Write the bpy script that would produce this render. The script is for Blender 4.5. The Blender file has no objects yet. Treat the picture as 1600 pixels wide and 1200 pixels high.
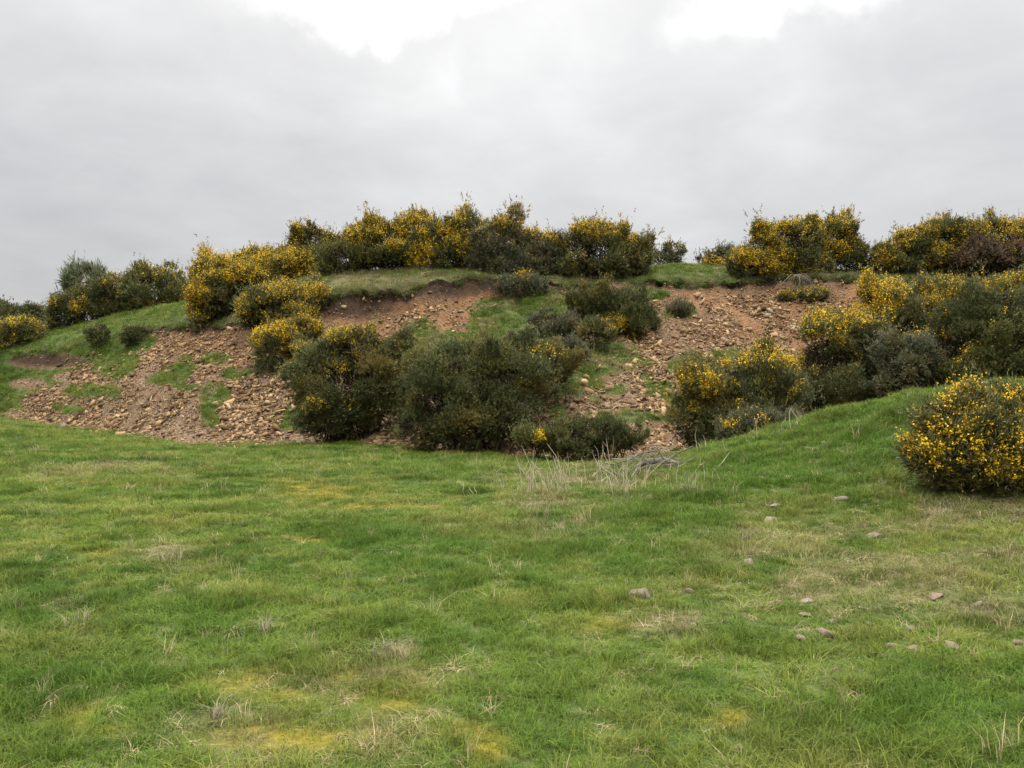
import bpy, bmesh, math, random
import numpy as np
from mathutils import Vector, Matrix, Euler

rng = np.random.default_rng(7)
random.seed(7)
S = bpy.context.scene
COL = S.collection
F = 1244.0            # focal length of the photograph in its own pixels (28 mm equivalent)
EYE = 1.6

# ------------------------------------------------------------------ helpers
def link(o):
    COL.objects.link(o)
    return o

def tag(o, label=None, cat=None, group=None, kind=None):
    if label: o['label'] = label
    if cat: o['category'] = cat
    if group: o['group'] = group
    if kind: o['kind'] = kind
    return o

def mesh_np(name, V, faces, mat=None, smooth=False):
    """V (N,3); faces: list of int arrays (M,k)"""
    me = bpy.data.meshes.new(name)
    V = np.ascontiguousarray(V, dtype=np.float32)
    me.vertices.add(len(V)); me.vertices.foreach_set('co', V.ravel())
    faces = [np.asarray(f, dtype=np.int32) for f in faces if len(f)]
    if faces:
        nl = sum(f.size for f in faces); nf = sum(len(f) for f in faces)
        me.loops.add(nl); me.polygons.add(nf)
        me.loops.foreach_set('vertex_index', np.concatenate([f.ravel() for f in faces]))
        st = []; s = 0
        for f in faces:
            st.append(s + np.arange(len(f)) * f.shape[1]); s += f.size
        me.polygons.foreach_set('loop_start', np.concatenate(st).astype(np.int32))
        if smooth:
            me.polygons.foreach_set('use_smooth', np.ones(nf, dtype=bool))
    me.update(calc_edges=True)
    if mat: me.materials.append(mat)
    return me

def attr(me, name, typ, data, dom='POINT'):
    a = me.attributes.new(name, typ, dom)
    key = {'FLOAT': 'value', 'INT': 'value', 'BOOLEAN': 'value', 'FLOAT_VECTOR': 'vector', 'FLOAT_COLOR': 'color'}[typ]
    a.data.foreach_set(key, np.ascontiguousarray(data).ravel())

_TAB = np.random.default_rng(99).random(1 << 16)
def vnoise(x, y, z=0.0, seed=0):
    x, y, z = np.broadcast_arrays(np.asarray(x, float), np.asarray(y, float), np.asarray(z, float))
    xi, yi, zi = np.floor(x).astype(np.int64), np.floor(y).astype(np.int64), np.floor(z).astype(np.int64)
    fx, fy, fz = x - xi, y - yi, z - zi
    fx, fy, fz = [f * f * (3 - 2 * f) for f in (fx, fy, fz)]
    def hsh(a, b, c):
        return _TAB[(a * 73856093 ^ b * 19349663 ^ c * 83492791 ^ (seed * 2654435 + 12345)) & 0xFFFF]
    r = 0
    for dx in (0, 1):
        for dy in (0, 1):
            for dz in (0, 1):
                w = (fx if dx else 1 - fx) * (fy if dy else 1 - fy) * (fz if dz else 1 - fz)
                r = r + w * hsh(xi + dx, yi + dy, zi + dz)
    return r                                            # 0..1
def fbm(x, y, z=0.0, o=3, seed=0):
    r = 0; a = 1; t = 0; s = 1.0
    for k in range(o):
        r = r + a * vnoise(np.asarray(x) * s, np.asarray(y) * s, np.asarray(z) * s, seed + k * 17); t += a; a *= .5; s *= 2.03
    return r / t
def sstep(a, b, x):
    t = np.clip((np.asarray(x, float) - a) / (b - a), 0, 1)
    return t * t * (3 - 2 * t)

# ------------------------------------------------------------------ terrain
# one profile per bearing: meadow near, meadow middle, mound crest, bank foot, mid slope, scarp base, turf lip, crest
CP = np.array([-400, 0, 100, 200, 300, 400, 500, 600, 700, 800, 900, 1000, 1100, 1200, 1300, 1400, 1500, 1600, 2000], float)
U = (CP - 800) / F
M0z = np.interp(CP, [-400, 1200, 1400, 1600, 2000], [0, 0, .02, .06, .15])
M1z = np.interp(CP, [-400, 900, 1000, 1100, 1200, 1300, 1400, 1500, 1600, 2000], [0, 0, .02, .05, .09, .14, .2, .28, .36, .6])
M2Y = np.interp(CP, [-400, 900, 1000, 1100, 1200, 1300, 1400, 1500, 1600, 2000], [14, 13, 14, 14.5, 14.2, 13.5, 12.6, 12, 11.5, 10])
M2z = np.interp(CP, [-400, 800, 900, 1000, 1100, 1200, 1300, 1400, 1500, 1600, 2000], [0, 0, .03, .1, .38, .71, 1.04, 1.33, 1.5, 1.62, 1.9])
KEYS = {  # px: (Y, py) of foot, mid, scarp base, lip, crest
 -400: ((42, 648), (46, 615), (49, 578), (50, 556), (56, 540)),
 0: ((37, 655), (40, 622), (42, 582), (43, 550), (48, 532)),
 100: ((32.5, 668), (36.5, 610), (40, 574), (41, 546), (47, 515)),
 200: ((28.5, 680), (33, 600), (38, 545), (40, 517), (46, 490)),
 300: ((24.5, 697), (29.5, 600), (34.5, 532), (36.5, 508), (41, 470)),
 400: ((23.5, 697), (28, 600), (32, 540), (34, 500), (39, 460)),
 500: ((22.5, 693), (27, 590), (31.6, 495), (32.4, 455), (37, 430)),
 600: ((21, 700), (27, 570), (31.4, 492), (32.0, 455), (36.5, 425)),
 700: ((19.6, 708), (26.5, 565), (31.8, 477), (32.6, 438), (36, 418)),
 800: ((18.7, 716), (26.5, 560), (32.8, 460), (33.6, 432), (37, 417)),
 900: ((18.5, 717), (25, 572), (32, 462), (32.8, 446), (37, 425)),
 1000: ((18.5, 717), (25, 572), (32.4, 456), (33.1, 439), (38, 418)),
 1100: ((18.5, 710), (25.5, 562), (32.5, 456), (33.1, 443), (38, 418)),
 1200: ((19, 690), (26, 562), (32, 459), (32.8, 438), (37, 425)),
 1300: ((20, 668), (26, 568), (31.5, 458), (32.2, 436), (36, 428)),
 1400: ((20, 645), (26, 560), (31, 452), (31.6, 438), (35, 428)),
 1500: ((19.5, 625), (25, 545), (30.5, 455), (31.2, 440), (35, 430)),
 1600: ((19, 610), (25, 540), (30, 455), (30.8, 440), (35, 430)),
 2000: ((17, 600), (24, 530), (29, 455), (30, 440), (35, 430)),
}
_YK = [np.full(len(CP), 0.0), np.full(len(CP), 3.2), np.full(len(CP), 7.5), M2Y]
_ZK = [np.full(len(CP), 0.0), M0z, M1z, M2z]
for j in range(5):
    Yj = np.array([KEYS[int(c)][j][0] for c in CP], float)
    pj = np.array([KEYS[int(c)][j][1] for c in CP], float)
    _YK.append(Yj); _ZK.append(EYE + (600 - pj) / F * Yj)
_YK.append(_YK[-1] + 35); _ZK.append(_ZK[-1] - 1.2)
_YK.append(_YK[-1] + 420); _ZK.append(_ZK[-1] - 22)
NK = len(_YK)      # 0 origin,1 M0,2 M1,3 M2,4 foot,5 mid,6 sbase,7 lip,8 crest,9 back,10 far
_uf = np.linspace(-1.0, 1.0, 1601)
def _smooth(a):
    b = np.interp(_uf, U, a); k = np.exp(-np.linspace(-2, 2, 61) ** 2); k /= k.sum()
    return np.convolve(np.pad(b, 30, mode='edge'), k, mode='valid')
YKF = np.stack([_smooth(a) for a in _YK]); ZKF = np.stack([_smooth(a) for a in _ZK])
def keys_at(u):
    f = np.clip((np.asarray(u, float) + 1) / 2 * 1600, 0, 1600)
    i = np.minimum(f.astype(int), 1599); w = f - i
    return (YKF[:, i] * (1 - w) + YKF[:, i + 1] * w), (ZKF[:, i] * (1 - w) + ZKF[:, i + 1] * w)
SECT_AMP = np.array([.0, .03, .055, .07, .07, .22, .12, .10, .12, .3, .5])
def hs(x, Y):
    """height and profile coordinate s (0..10; 4 = bank foot, 7 = turf lip)"""
    x = np.asarray(x, float); Y = np.asarray(Y, float)
    shp = np.broadcast(x, Y).shape
    x = np.broadcast_to(x, shp).ravel(); Y = np.broadcast_to(Y, shp).ravel()
    Yc = np.maximum(Y, 0.02)
    # wander the bearing a little so bank features do not run dead straight
    YK, ZK = keys_at(x / Yc)
    n = len(x)
    d = (ZK[1:] - ZK[:-1]) / np.maximum(YK[1:] - YK[:-1], 1e-3)
    m = np.zeros_like(ZK)
    a, b = d[:-1], d[1:]
    hm = 2 * a * b / np.where(np.abs(a + b) < 1e-9, 1e-9, a + b)
    m[1:-1] = np.where(a * b > 0, hm, 0); m[0] = d[0]; m[-1] = d[-1]
    k = np.clip((Yc[None, :] >= YK).sum(0) - 1, 0, NK - 2)
    ar = np.arange(n)
    y0, y1, z0, z1, m0, m1 = YK[k, ar], YK[k + 1, ar], ZK[k, ar], ZK[k + 1, ar], m[k, ar], m[k + 1, ar]
    h = y1 - y0; t = np.clip((Yc - y0) / h, 0, 1)
    z = (2*t**3 - 3*t**2 + 1) * z0 + (t**3 - 2*t**2 + t) * h * m0 + (-2*t**3 + 3*t**2) * z1 + (t**3 - t**2) * h * m1
    s = k + t
    amp = np.interp(s, np.arange(NK), SECT_AMP)
    nz = (fbm(x * .55, Y * .55, 0, 3, 3) - .5) * 1.5 + (vnoise(x * 2.1, Y * 2.1, 0, 11) - .5) * .55
    rough = np.interp(s, [4, 4.3, 5, 6, 7, 7.5], [0, 1, 1, 1, 1, 0])
    nz2 = (fbm(x * 3.3, Y * 3.3, 0, 3, 31) - .5) * .22 * rough
    nz2 = nz2 + (fbm(x * 2.2 + Y * .2, Y * .4, 0, 3, 37) - .5) * .40 * np.interp(s, [4, 4.5, 5.5, 6.9, 7.05], [0, .6, 1, 1, 0])
    mound = np.interp(s, [2, 2.7, 3.3, 4], [0, .13, .13, 0]) * sstep(.05, .3, x / Yc) * (fbm(x * 1.5, Y * 1.5, 0, 2, 41) - .5) * 2
    z = z + amp * nz * sstep(0, 2.5, Y) + nz2 + mound + np.interp(s, [1, 1.3, 3.6, 4], [.02, .05, .05, 0]) * (fbm(x * 2.1 + Y * 1.1, Y * 2.3 - x * .9, 0, 2, 135) - .5) * 1.4
    return z.reshape(shp), s.reshape(shp)
def H(x, Y):
    return hs(x, Y)[0]
def h1(x, Y):
    return float(hs(np.array([x]), np.array([Y]))[0][0])
def topix(P):
    return 800 + F * P[..., 0] / np.maximum(P[..., 1], .05), 600 - F * (P[..., 2] - EYE) / np.maximum(P[..., 1], .05)
_YS = np.arange(2.2, 60, .02)
def ground_at(px, py):
    x = (px - 800) / F * _YS; z = EYE + (600 - py) / F * _YS
    g = H(x, _YS)
    i = np.argmax(g >= z)
    if g[i] < z[i]: i = len(_YS) - 1
    return float(x[i]), float(_YS[i]), float(g[i])

# ------------------------------------------------------------------ materials
def new_mat(name):
    m = bpy.data.materials.new(name); m.use_nodes = True
    nt = m.node_tree; nt.nodes.clear()
    return m, nt, nt.nodes, nt.links
def node(nt, typ, **kw):
    n = nt.nodes.new(typ)
    for k, v in kw.items():
        if k == 'inp':
            for a, b in v.items(): n.inputs[a].default_value = b
        else: setattr(n, k, v)
    return n
def ramp(nt, fac, stops, interp='LINEAR'):
    r = nt.nodes.new('ShaderNodeValToRGB'); r.color_ramp.interpolation = interp
    e = r.color_ramp.elements
    while len(e) < len(stops): e.new(0.5)
    for i, (p, c) in enumerate(stops):
        e[i].position = p; e[i].color = (*c, 1) if len(c) == 3 else c
    nt.links.new(fac, r.inputs['Fac'])
    return r.outputs['Color']
def mixc(nt, fac, a, b, mode='MIX'):
    n = nt.nodes.new('ShaderNodeMix'); n.data_type = 'RGBA'; n.blend_type = mode
    for s, v in ((n.inputs[0], fac), (n.inputs[6], a), (n.inputs[7], b)):
        if hasattr(v, 'links'): nt.links.new(v, s)
        elif isinstance(v, (tuple, list)): s.default_value = (*v, 1) if len(v) == 3 else v
        else: s.default_value = v
    return n.outputs[2]
def noise(nt, scale, detail=3, rough=.55, vec=None, dist=0.0):
    n = node(nt, 'ShaderNodeTexNoise', inp={'Scale': scale, 'Detail': detail, 'Roughness': rough, 'Distortion': dist})
    if vec is not None: nt.links.new(vec, n.inputs['Vector'])
    return n.outputs['Fac']
def finish(nt, color, rough=.85, spec=.15, bump=None, bstr=.3, bdist=.02, transl=0.0, sheen=0):
    p = node(nt, 'ShaderNodeBsdfPrincipled', inp={'Roughness': rough, 'Specular IOR Level': spec})
    if hasattr(color, 'links'): nt.links.new(color, p.inputs['Base Color'])
    else: p.inputs['Base Color'].default_value = (*color, 1)
    if bump is not None:
        b = node(nt, 'ShaderNodeBump', inp={'Strength': bstr, 'Distance': bdist})
        nt.links.new(bump, b.inputs['Height']); nt.links.new(b.outputs[0], p.inputs['Normal'])
    out = node(nt, 'ShaderNodeOutputMaterial')
    if transl > 0:
        t = node(nt, 'ShaderNodeBsdfTranslucent'); mx = node(nt, 'ShaderNodeMixShader', inp={0: transl})
        if hasattr(color, 'links'): nt.links.new(color, t.inputs['Color'])
        else: t.inputs['Color'].default_value = (*color, 1)
        nt.links.new(p.outputs[0], mx.inputs[1]); nt.links.new(t.outputs[0], mx.inputs[2])
        nt.links.new(mx.outputs[0], out.inputs['Surface'])
    else:
        nt.links.new(p.outputs[0], out.inputs['Surface'])

def wpos(nt):
    return node(nt, 'ShaderNodeNewGeometry').outputs['Position']

# ground: vertex attributes say what the ground is at each place (turf, humus with painted lip shadow, red earth, stony rubble, moss, straw)
def ground_mat():
    m, nt, N, L = new_mat('ground')
    P = wpos(nt)
    def A(n): return node(nt, 'ShaderNodeAttribute', attribute_name=n).outputs['Fac']
    n_big = noise(nt, .9, 4, .6, P); n_mid = noise(nt, 5, 4, .6, P); n_fine = noise(nt, 28, 3, .6, P); n_vf = noise(nt, 90, 2, .6, P)
    turf = ramp(nt, n_mid, [(.25, (.030, .048, .012)), (.5, (.055, .082, .020)), (.75, (.095, .098, .034))])
    straw = ramp(nt, n_fine, [(.3, (.07, .06, .03)), (.7, (.15, .125, .065))])
    moss = ramp(nt, n_fine, [(.3, (.08, .085, .014)), (.6, (.19, .145, .018))])
    turf = mixc(nt, A('straw'), turf, straw); turf = mixc(nt, A('moss'), turf, moss)
    # bare earth with grit: voronoi chips
    vor = node(nt, 'ShaderNodeTexVoronoi', feature='F1', inp={'Scale': 17.0, 'Randomness': 1.0}); L.new(P, vor.inputs['Vector'])
    sepv = node(nt, 'ShaderNodeSeparateColor'); L.new(vor.outputs['Color'], sepv.inputs[0])
    vor2 = node(nt, 'ShaderNodeTexVoronoi', feature='F1', inp={'Scale': 40.0, 'Randomness': 1.0}); L.new(P, vor2.inputs['Vector'])
    sepv2 = node(nt, 'ShaderNodeSeparateColor'); L.new(vor2.outputs['Color'], sepv2.inputs[0])
    earth = ramp(nt, n_mid, [(.25, (.052, .027, .014)), (.5, (.084, .044, .022)), (.8, (.122, .067, .033))])
    red = ramp(nt, n_mid, [(.2, (.085, .037, .016)), (.5, (.135, .060, .023)), (.8, (.19, .095, .036))])
    base = mixc(nt, A('red'), earth, red)
    nst = noise(nt, 1.7, 5, .65, P, .6)
    base = mixc(nt, 1.0, base, ramp(nt, nst, [(.3, (.55, .56, .58)), (.5, (1.0, 1.0, 1.0)), (.68, (1.5, 1.42, 1.3))]), 'MULTIPLY')
    grit = ramp(nt, sepv.outputs[0], [(.52, (0, 0, 0)), (.62, (1, 1, 1))], 'LINEAR')
    gritm = node(nt, 'ShaderNodeMath', operation='MULTIPLY'); L.new(grit, gritm.inputs[0]); L.new(A('stony'), gritm.inputs[1])
    gcol = ramp(nt, sepv.outputs[1], [(0, (.10, .072, .047)), (.5, (.16, .115, .07)), (1, (.24, .185, .125))])
    base = mixc(nt, gritm.outputs[0], base, gcol)
    grit2 = ramp(nt, sepv2.outputs[0], [(.66, (0, 0, 0)), (.74, (.8, .8, .8))])
    gcol2 = ramp(nt, sepv2.outputs[1], [(0, (.10, .07, .042)), (1, (.22, .165, .105))])
    base = mixc(nt, grit2, base, gcol2)
    hum_shade = ramp(nt, n_mid, [(.3, (.022, .015, .011)), (.7, (.055, .036, .024))])  # dark humus colour, also used for the painted lip shadow
    base = mixc(nt, A('humus_shade'), base, hum_shade)
    ga = node(nt, 'ShaderNodeMath', operation='ADD'); L.new(A('turf'), ga.inputs[0])
    gs = node(nt, 'ShaderNodeMath', operation='MULTIPLY_ADD', inp={1: .7, 2: -.35}); L.new(n_mid, gs.inputs[0]); L.new(gs.outputs[0], ga.inputs[1])
    gf = ramp(nt, ga.outputs[0], [(.4, (0, 0, 0)), (.6, (1, 1, 1))])
    col = mixc(nt, gf, base, turf)
    # gentle large-scale tone difference of the material itself
    col = mixc(nt, .35, col, ramp(nt, n_big, [(.3, (.75, .75, .75)), (.7, (1.2, 1.2, 1.2))]), 'MULTIPLY')
    h = node(nt, 'ShaderNodeMath', operation='ADD'); L.new(n_fine, h.inputs[0]); L.new(vor.outputs['Distance'], h.inputs[1])
    finish(nt, col, .95, .08, h.outputs[0], .8, .05)
    return m

def rock_mat():
    m, nt, N, L = new_mat('rock')
    oi = node(nt, 'ShaderNodeObjectInfo').outputs['Random']
    tc = node(nt, 'ShaderNodeTexCoord').outputs['Object']
    c = ramp(nt, oi, [(0, (.058, .038, .024)), (.25, (.118, .072, .038)), (.5, (.18, .115, .058)), (.75, (.245, .163, .083)), (.93, (.34, .24, .135)), (1, (.17, .142, .108))])
    P = wpos(nt)
    n1 = noise(nt, 9, 4, .6, P); n2 = noise(nt, 40, 3, .6, P)
    c = mixc(nt, .55, c, ramp(nt, n1, [(.3, (.6, .56, .5)), (.7, (1.2, 1.15, 1.1))]), 'MULTIPLY')
    c = mixc(nt, .4, c, ramp(nt, n2, [(.3, (.65, .65, .65)), (.7, (1.25, 1.25, 1.2))]), 'MULTIPLY')
    finish(nt, c, .9, .12, n2, .5, .02)
    return m

def field_rock_mat():
    m, nt, N, L = new_mat('field_stone')
    oi = node(nt, 'ShaderNodeObjectInfo').outputs['Random']
    c = ramp(nt, oi, [(0, (.115, .095, .072)), (.4, (.14, .108, .08)), (.7, (.15, .102, .076)), (1, (.165, .14, .105))])
    P = wpos(nt); n1 = noise(nt, 16, 4, .65, P); n2 = noise(nt, 60, 3, .6, P)
    c = mixc(nt, ramp(nt, n1, [(.55, (0, 0, 0)), (.66, (.8, .8, .8))]), c, (.20, .19, .165))
    c = mixc(nt, .5, c, ramp(nt, n2, [(.3, (.55, .55, .55)), (.7, (1.2, 1.2, 1.2))]), 'MULTIPLY')
    finish(nt, c, .9, .12, n2, .5, .01)
    return m

def grass_mat():
    m, nt, N, L = new_mat('grass_blades')
    a = node(nt, 'ShaderNodeAttribute', attribute_name='col', attribute_type='INSTANCER').outputs['Color']
    isl = node(nt, 'ShaderNodeNewGeometry').outputs['Random Per Island']
    c = mixc(nt, .6, a, ramp(nt, isl, [(0, (.55, .6, .5)), (.7, (1.1, 1.1, 1.0)), (.9, (1.35, 1.25, 1.3)), (1, (2.2, 1.7, 2.0))]), 'MULTIPLY')
    finish(nt, c, .7, .12, transl=.3)
    return m

def plain(name, stops, scale=6, rough=.9, spec=.1, transl=0, clumps=False):
    m, nt, N, L = new_mat(name)
    P = wpos(nt)
    isl = node(nt, 'ShaderNodeNewGeometry').outputs['Random Per Island']
    n = noise(nt, scale, 3, .6, P)
    ad = node(nt, 'ShaderNodeMath', operation='MULTIPLY_ADD', inp={1: .5}); L.new(isl, ad.inputs[0])
    hf = node(nt, 'ShaderNodeMath', operation='MULTIPLY', inp={1: .5}); L.new(n, hf.inputs[0]); L.new(hf.outputs[0], ad.inputs[2])
    c = ramp(nt, ad.outputs[0], stops)
    if clumps:      # every clump of shoots has its own age and colour
        c = mixc(nt, 1.0, c, ramp(nt, node(nt, 'ShaderNodeAttribute', attribute_name='clump').outputs['Fac'], [(0, (.6, .66, .62)), (.45, (.95, .97, .95)), (.8, (1.35, 1.25, 1.0)), (1, (1.5, 1.15, .85))]), 'MULTIPLY')
    finish(nt, c, rough, spec, transl=transl)
    return m

M_GROUND = ground_mat(); M_ROCK = rock_mat(); M_FSTONE = field_rock_mat(); M_GRASS = grass_mat()
M_LEAF = {
 'dark': plain('gorse_dark', [(.15, (0.0437, 0.0500, 0.0170)), (.5, (0.0828, 0.0900, 0.0298)), (.85, (0.1449, 0.1440, 0.0510))], 1.3, .7, .25, .12, True),
 'olive': plain('gorse_olive', [(.15, (0.054, 0.058, 0.022)), (.5, (0.106, 0.108, 0.041)), (.85, (0.180, 0.174, 0.066))], 1.3, .7, .25, .12, True),
 'grey': plain('broom_grey_green', [(.15, (0.066, 0.082, 0.048)), (.5, (0.120, 0.144, 0.084)), (.85, (0.180, 0.204, 0.126))], 1.5, .75, .2, .12, True),
 'dull': plain('gorse_dull', [(.15, (0.060, 0.062, 0.036)), (.5, (0.108, 0.110, 0.065)), (.85, (0.174, 0.168, 0.102))], 1.3, .75, .2, .1, True),
 'brown': plain('dead_gorse', [(.15, (0.060, 0.042, 0.031)), (.5, (0.114, 0.082, 0.060)), (.85, (0.180, 0.134, 0.102))], 1.5, .9, .1, .05, True),
}
M_FLOWER = plain('gorse_blossom', [(.15, (.40, .23, .006)), (.5, (.62, .39, .009)), (.85, (.74, .52, .022))], 3, .6, .2, .2)
M_TWIG = plain('twig', [(.2, (.045, .034, .025)), (.8, (.12, .095, .07))], 8)
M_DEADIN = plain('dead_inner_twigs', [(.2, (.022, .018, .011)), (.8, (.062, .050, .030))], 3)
M_STRAW = plain('dead_stalk', [(.1, (.15, .13, .075)), (.5, (.22, .19, .12)), (.9, (.31, .27, .18))], 8, .8, .15)
M_ROOT = plain('bare_root', [(.1, (.07, .055, .04)), (.5, (.12, .095, .072)), (.9, (.19, .155, .12))], 7, .9, .1)
M_STALK = plain('stalk', [(.1, (.22, .19, .125)), (.5, (.33, .285, .195)), (.9, (.44, .39, .28))], 8, .8, .15)
M_BRUSH = plain('bleached_wood', [(.1, (.07, .062, .048)), (.5, (.13, .115, .09)), (.9, (.23, .205, .165))], 7, .9, .1)

# ------------------------------------------------------------------ where turf, moss, straw, earth lie (on the ground)
TURF_SPOTS = [  # (px,py,rx,ry) green patches growing on the bare bank
 (150, 612, 46, 12), (265, 590, 38, 12), (285, 575, 26, 9), (180, 560, 40, 30), (205, 535, 40, 18), (340, 560, 22, 10), (338, 618, 26, 20), (330, 645, 16, 25), (290, 560, 10, 5),
 (375, 585, 30, 10), (460, 655, 30, 22), (110, 640, 25, 7), (290, 605, 18, 7),
 (790, 490, 52, 26), (850, 480, 50, 28), (760, 515, 30, 18), (850, 530, 60, 22), (930, 560, 70, 30), (900, 600, 40, 22), (690, 530, 60, 14),
 (990, 459, 62, 9), (1062, 488, 20, 10), (1010, 565, 18, 9), (1030, 606, 24, 14), (1055, 575, 14, 9), (1135, 552, 24, 10), (965, 612, 20, 9), (992, 650, 26, 12), (930, 622, 18, 8),
 (1060, 560, 9, 6), (1010, 590, 12, 6), (1050, 625, 20, 9), (940, 655, 22, 10), (870, 560, 50, 30), (1030, 650, 18, 8), (1180, 600, 60, 30), (870, 640, 14, 12), (1080, 640, 26, 16), (1140, 660, 40, 20),
 (1450, 447, 70, 9), (1560, 450, 60, 12), (1085, 446, 30, 6), (660, 530, 26, 30), (620, 545, 40, 16),
]
SOIL_SPOTS = [(75, 565, 60, 13), (110, 590, 30, 9), (45, 600, 30, 9), (240, 490, 16, 6)]
MEADOW_MOSS = [(520, 772, 75, 16), (590, 788, 70, 9), (660, 795, 60, 5), (540, 785, 100, 8), (720, 1155, 55, 22), (640, 1110, 60, 14), (420, 750, 40, 6), (450, 845, 60, 8), (960, 985, 70, 18), (760, 1175, 40, 20), (600, 1085, 60, 14), (500, 1075, 150, 26), (450, 1160, 110, 18), (130, 860, 60, 6), (1130, 1120, 30, 14), (160, 1130, 60, 20)]
MEADOW_STRAW = [(520, 1080, 190, 40), (470, 1150, 150, 40), (1300, 885, 170, 60), (1270, 960, 120, 50), (1540, 960, 70, 30), (1540, 800, 130, 35), (1450, 800, 80, 30), (860, 800, 70, 35), (1170, 835, 20, 40), (1290, 860, 80, 22), (1080, 980, 80, 20), (1420, 900, 120, 45), (870, 745, 90, 18), (120, 960, 40, 20), (265, 865, 40, 15), (960, 745, 80, 25), (600, 1020, 40, 12), (1550, 860, 80, 20), (90, 740, 60, 10), (200, 730, 60, 10)]
MEADOW_LUSH_DIM = [(1250, 730, 180, 45), (1330, 690, 130, 40), (1400, 650, 90, 30), (1150, 755, 100, 30), (730, 1000, 90, 30), (870, 1060, 80, 30), (600, 860, 160, 40), (1000, 870, 120, 30), (100, 1060, 60, 24), (1580, 1080, 60, 60), (980, 800, 90, 24), (1100, 820, 70, 20), (1290, 1100, 80, 40), (700, 730, 120, 10), (850, 870, 80, 20), (200, 1090, 260, 80), (1400, 1130, 260, 60), (820, 1090, 160, 60), (330, 980, 100, 40)]  # lush patches; the broad bottom ones also paint in the foreground's vignette darkening
def spots(px, py, lst, soft=.45):
    r = np.zeros(np.shape(px))
    for (cx, cy, rx, ry) in lst:
        d = np.sqrt(((px - cx) / rx) ** 2 + ((py - cy) / ry) ** 2)
        r = np.maximum(r, 1 - sstep(1 - soft, 1 + soft, d))
    return r

def ground_kind(x, Y, z, s):
    P = np.stack([x, Y, z], -1)
    px, py = topix(P)
    nn = (fbm(x * 1.3, Y * 1.3, z * .7, 3, 51) - .5)
    # left green slope lies above the diagonal edge of the scree fan
    lf = (py - (655 - 150 * (np.clip(px, -600, 320)) / 265)) / 30 + nn * 2.2
    left = np.where(px < 300, 1 - sstep(-.6, .4, lf), 0)
    turf = np.where(s < 4.0, 1.0, 0.0)
    foot = 1 - sstep(3.90, 4.08, s + nn * .42)
    bankt = np.maximum(left, spots(px + nn * 30, py + nn * 12, TURF_SPOTS))
    bankt = bankt * (1 - spots(px + nn * 20, py, SOIL_SPOTS))
    top = sstep(6.93, 7.0, s + nn * .05)
    turf = np.maximum(np.maximum(foot, bankt * (s > 3.9)), top)
    turf = np.where((px > 1480) & (s > 3.5) & (s < 6.0), np.maximum(turf, .8), turf)
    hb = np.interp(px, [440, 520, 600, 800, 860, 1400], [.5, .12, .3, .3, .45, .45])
    hum_shade = sstep(6.0 + hb, 6.25 + hb, s + nn * .7) * (s < 7.03) * sstep(.0, .3, 1.3 - left)
    hum_shade = np.maximum(hum_shade, spots(px, py, [(75, 563, 60, 9), (560, 478, 60, 22), (700, 450, 60, 14)]) * .9)  # earth scars; the left lip spot paints the overhang's shadow in dark humus
    red = spots(px + nn * 60, py + nn * 20, [(1230, 505, 130, 40), (670, 500, 110, 34), (740, 475, 50, 22), (1330, 480, 80, 30), (1100, 470, 70, 15), (300, 530, 70, 22), (400, 560, 60, 20), (320, 640, 12, 30), (560, 510, 60, 20)], .7)
    stony = np.clip(.35 + .65 * sstep(520, 620, py) + nn * .8, 0, 1)
    moss = spots(px + nn * 70, py + nn * 24, MEADOW_MOSS, .9) * (s < 4) * sstep(.2, .55, fbm(x * 2.6, Y * 2.6, 0, 2, 57))
    straw = spots(px + nn * 70, py + nn * 24, MEADOW_STRAW, .9) * (s < 4) * sstep(.25, .6, fbm(x * 2.2, Y * 2.2, 0, 2, 58))
    lush_dim = spots(px + nn * 70, py + nn * 24, MEADOW_LUSH_DIM, .8) * (s < 4)
    pale = spots(px, py, [(620, 445, 120, 14)]) * (s > 6.9)
    straw = np.maximum(straw, pale * .6)
    straw = np.maximum(straw, (s > 4) * sstep(.4, .7, fbm(x * 1.1, Y * 1.1, z, 2, 59)) * .75 * sstep(220, 360, px))
    return dict(turf=turf, humus_shade=np.clip(hum_shade, 0, 1), red=red, stony=stony, moss=moss, straw=straw, lush_dim=lush_dim, px=px, py=py)

# ------------------------------------------------------------------ ground sheet (fan of columns that follow the bank's own profile)
uu = np.concatenate([np.linspace(-3.2, -.78, 50)[:-1], np.linspace(-.78, .78, 560), np.linspace(.78, 3.2, 50)[1:]])
seg = [(0.15, 1, 16), (1, 2, 46), (2, 3, 46), (3, 4, 50), (4, 5, 100), (5, 6, 100), (6, 6.6, 10), (6.6, 7.1, 16), (7.1, 8, 30), (8, 9, 24), (9, 10, 10)]
ss = np.concatenate([np.linspace(a, b, n, endpoint=False) for a, b, n in seg] + [[10.0]])
YK, ZK = keys_at(uu)
kk = np.minimum(ss.astype(int), NK - 2); tt = ss - kk
GY = YK[kk] * (1 - tt[:, None]) + YK[kk + 1] * tt[:, None]           # rows x cols
GX = GY * uu[None, :]
GZ, GS = hs(GX, GY)
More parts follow.
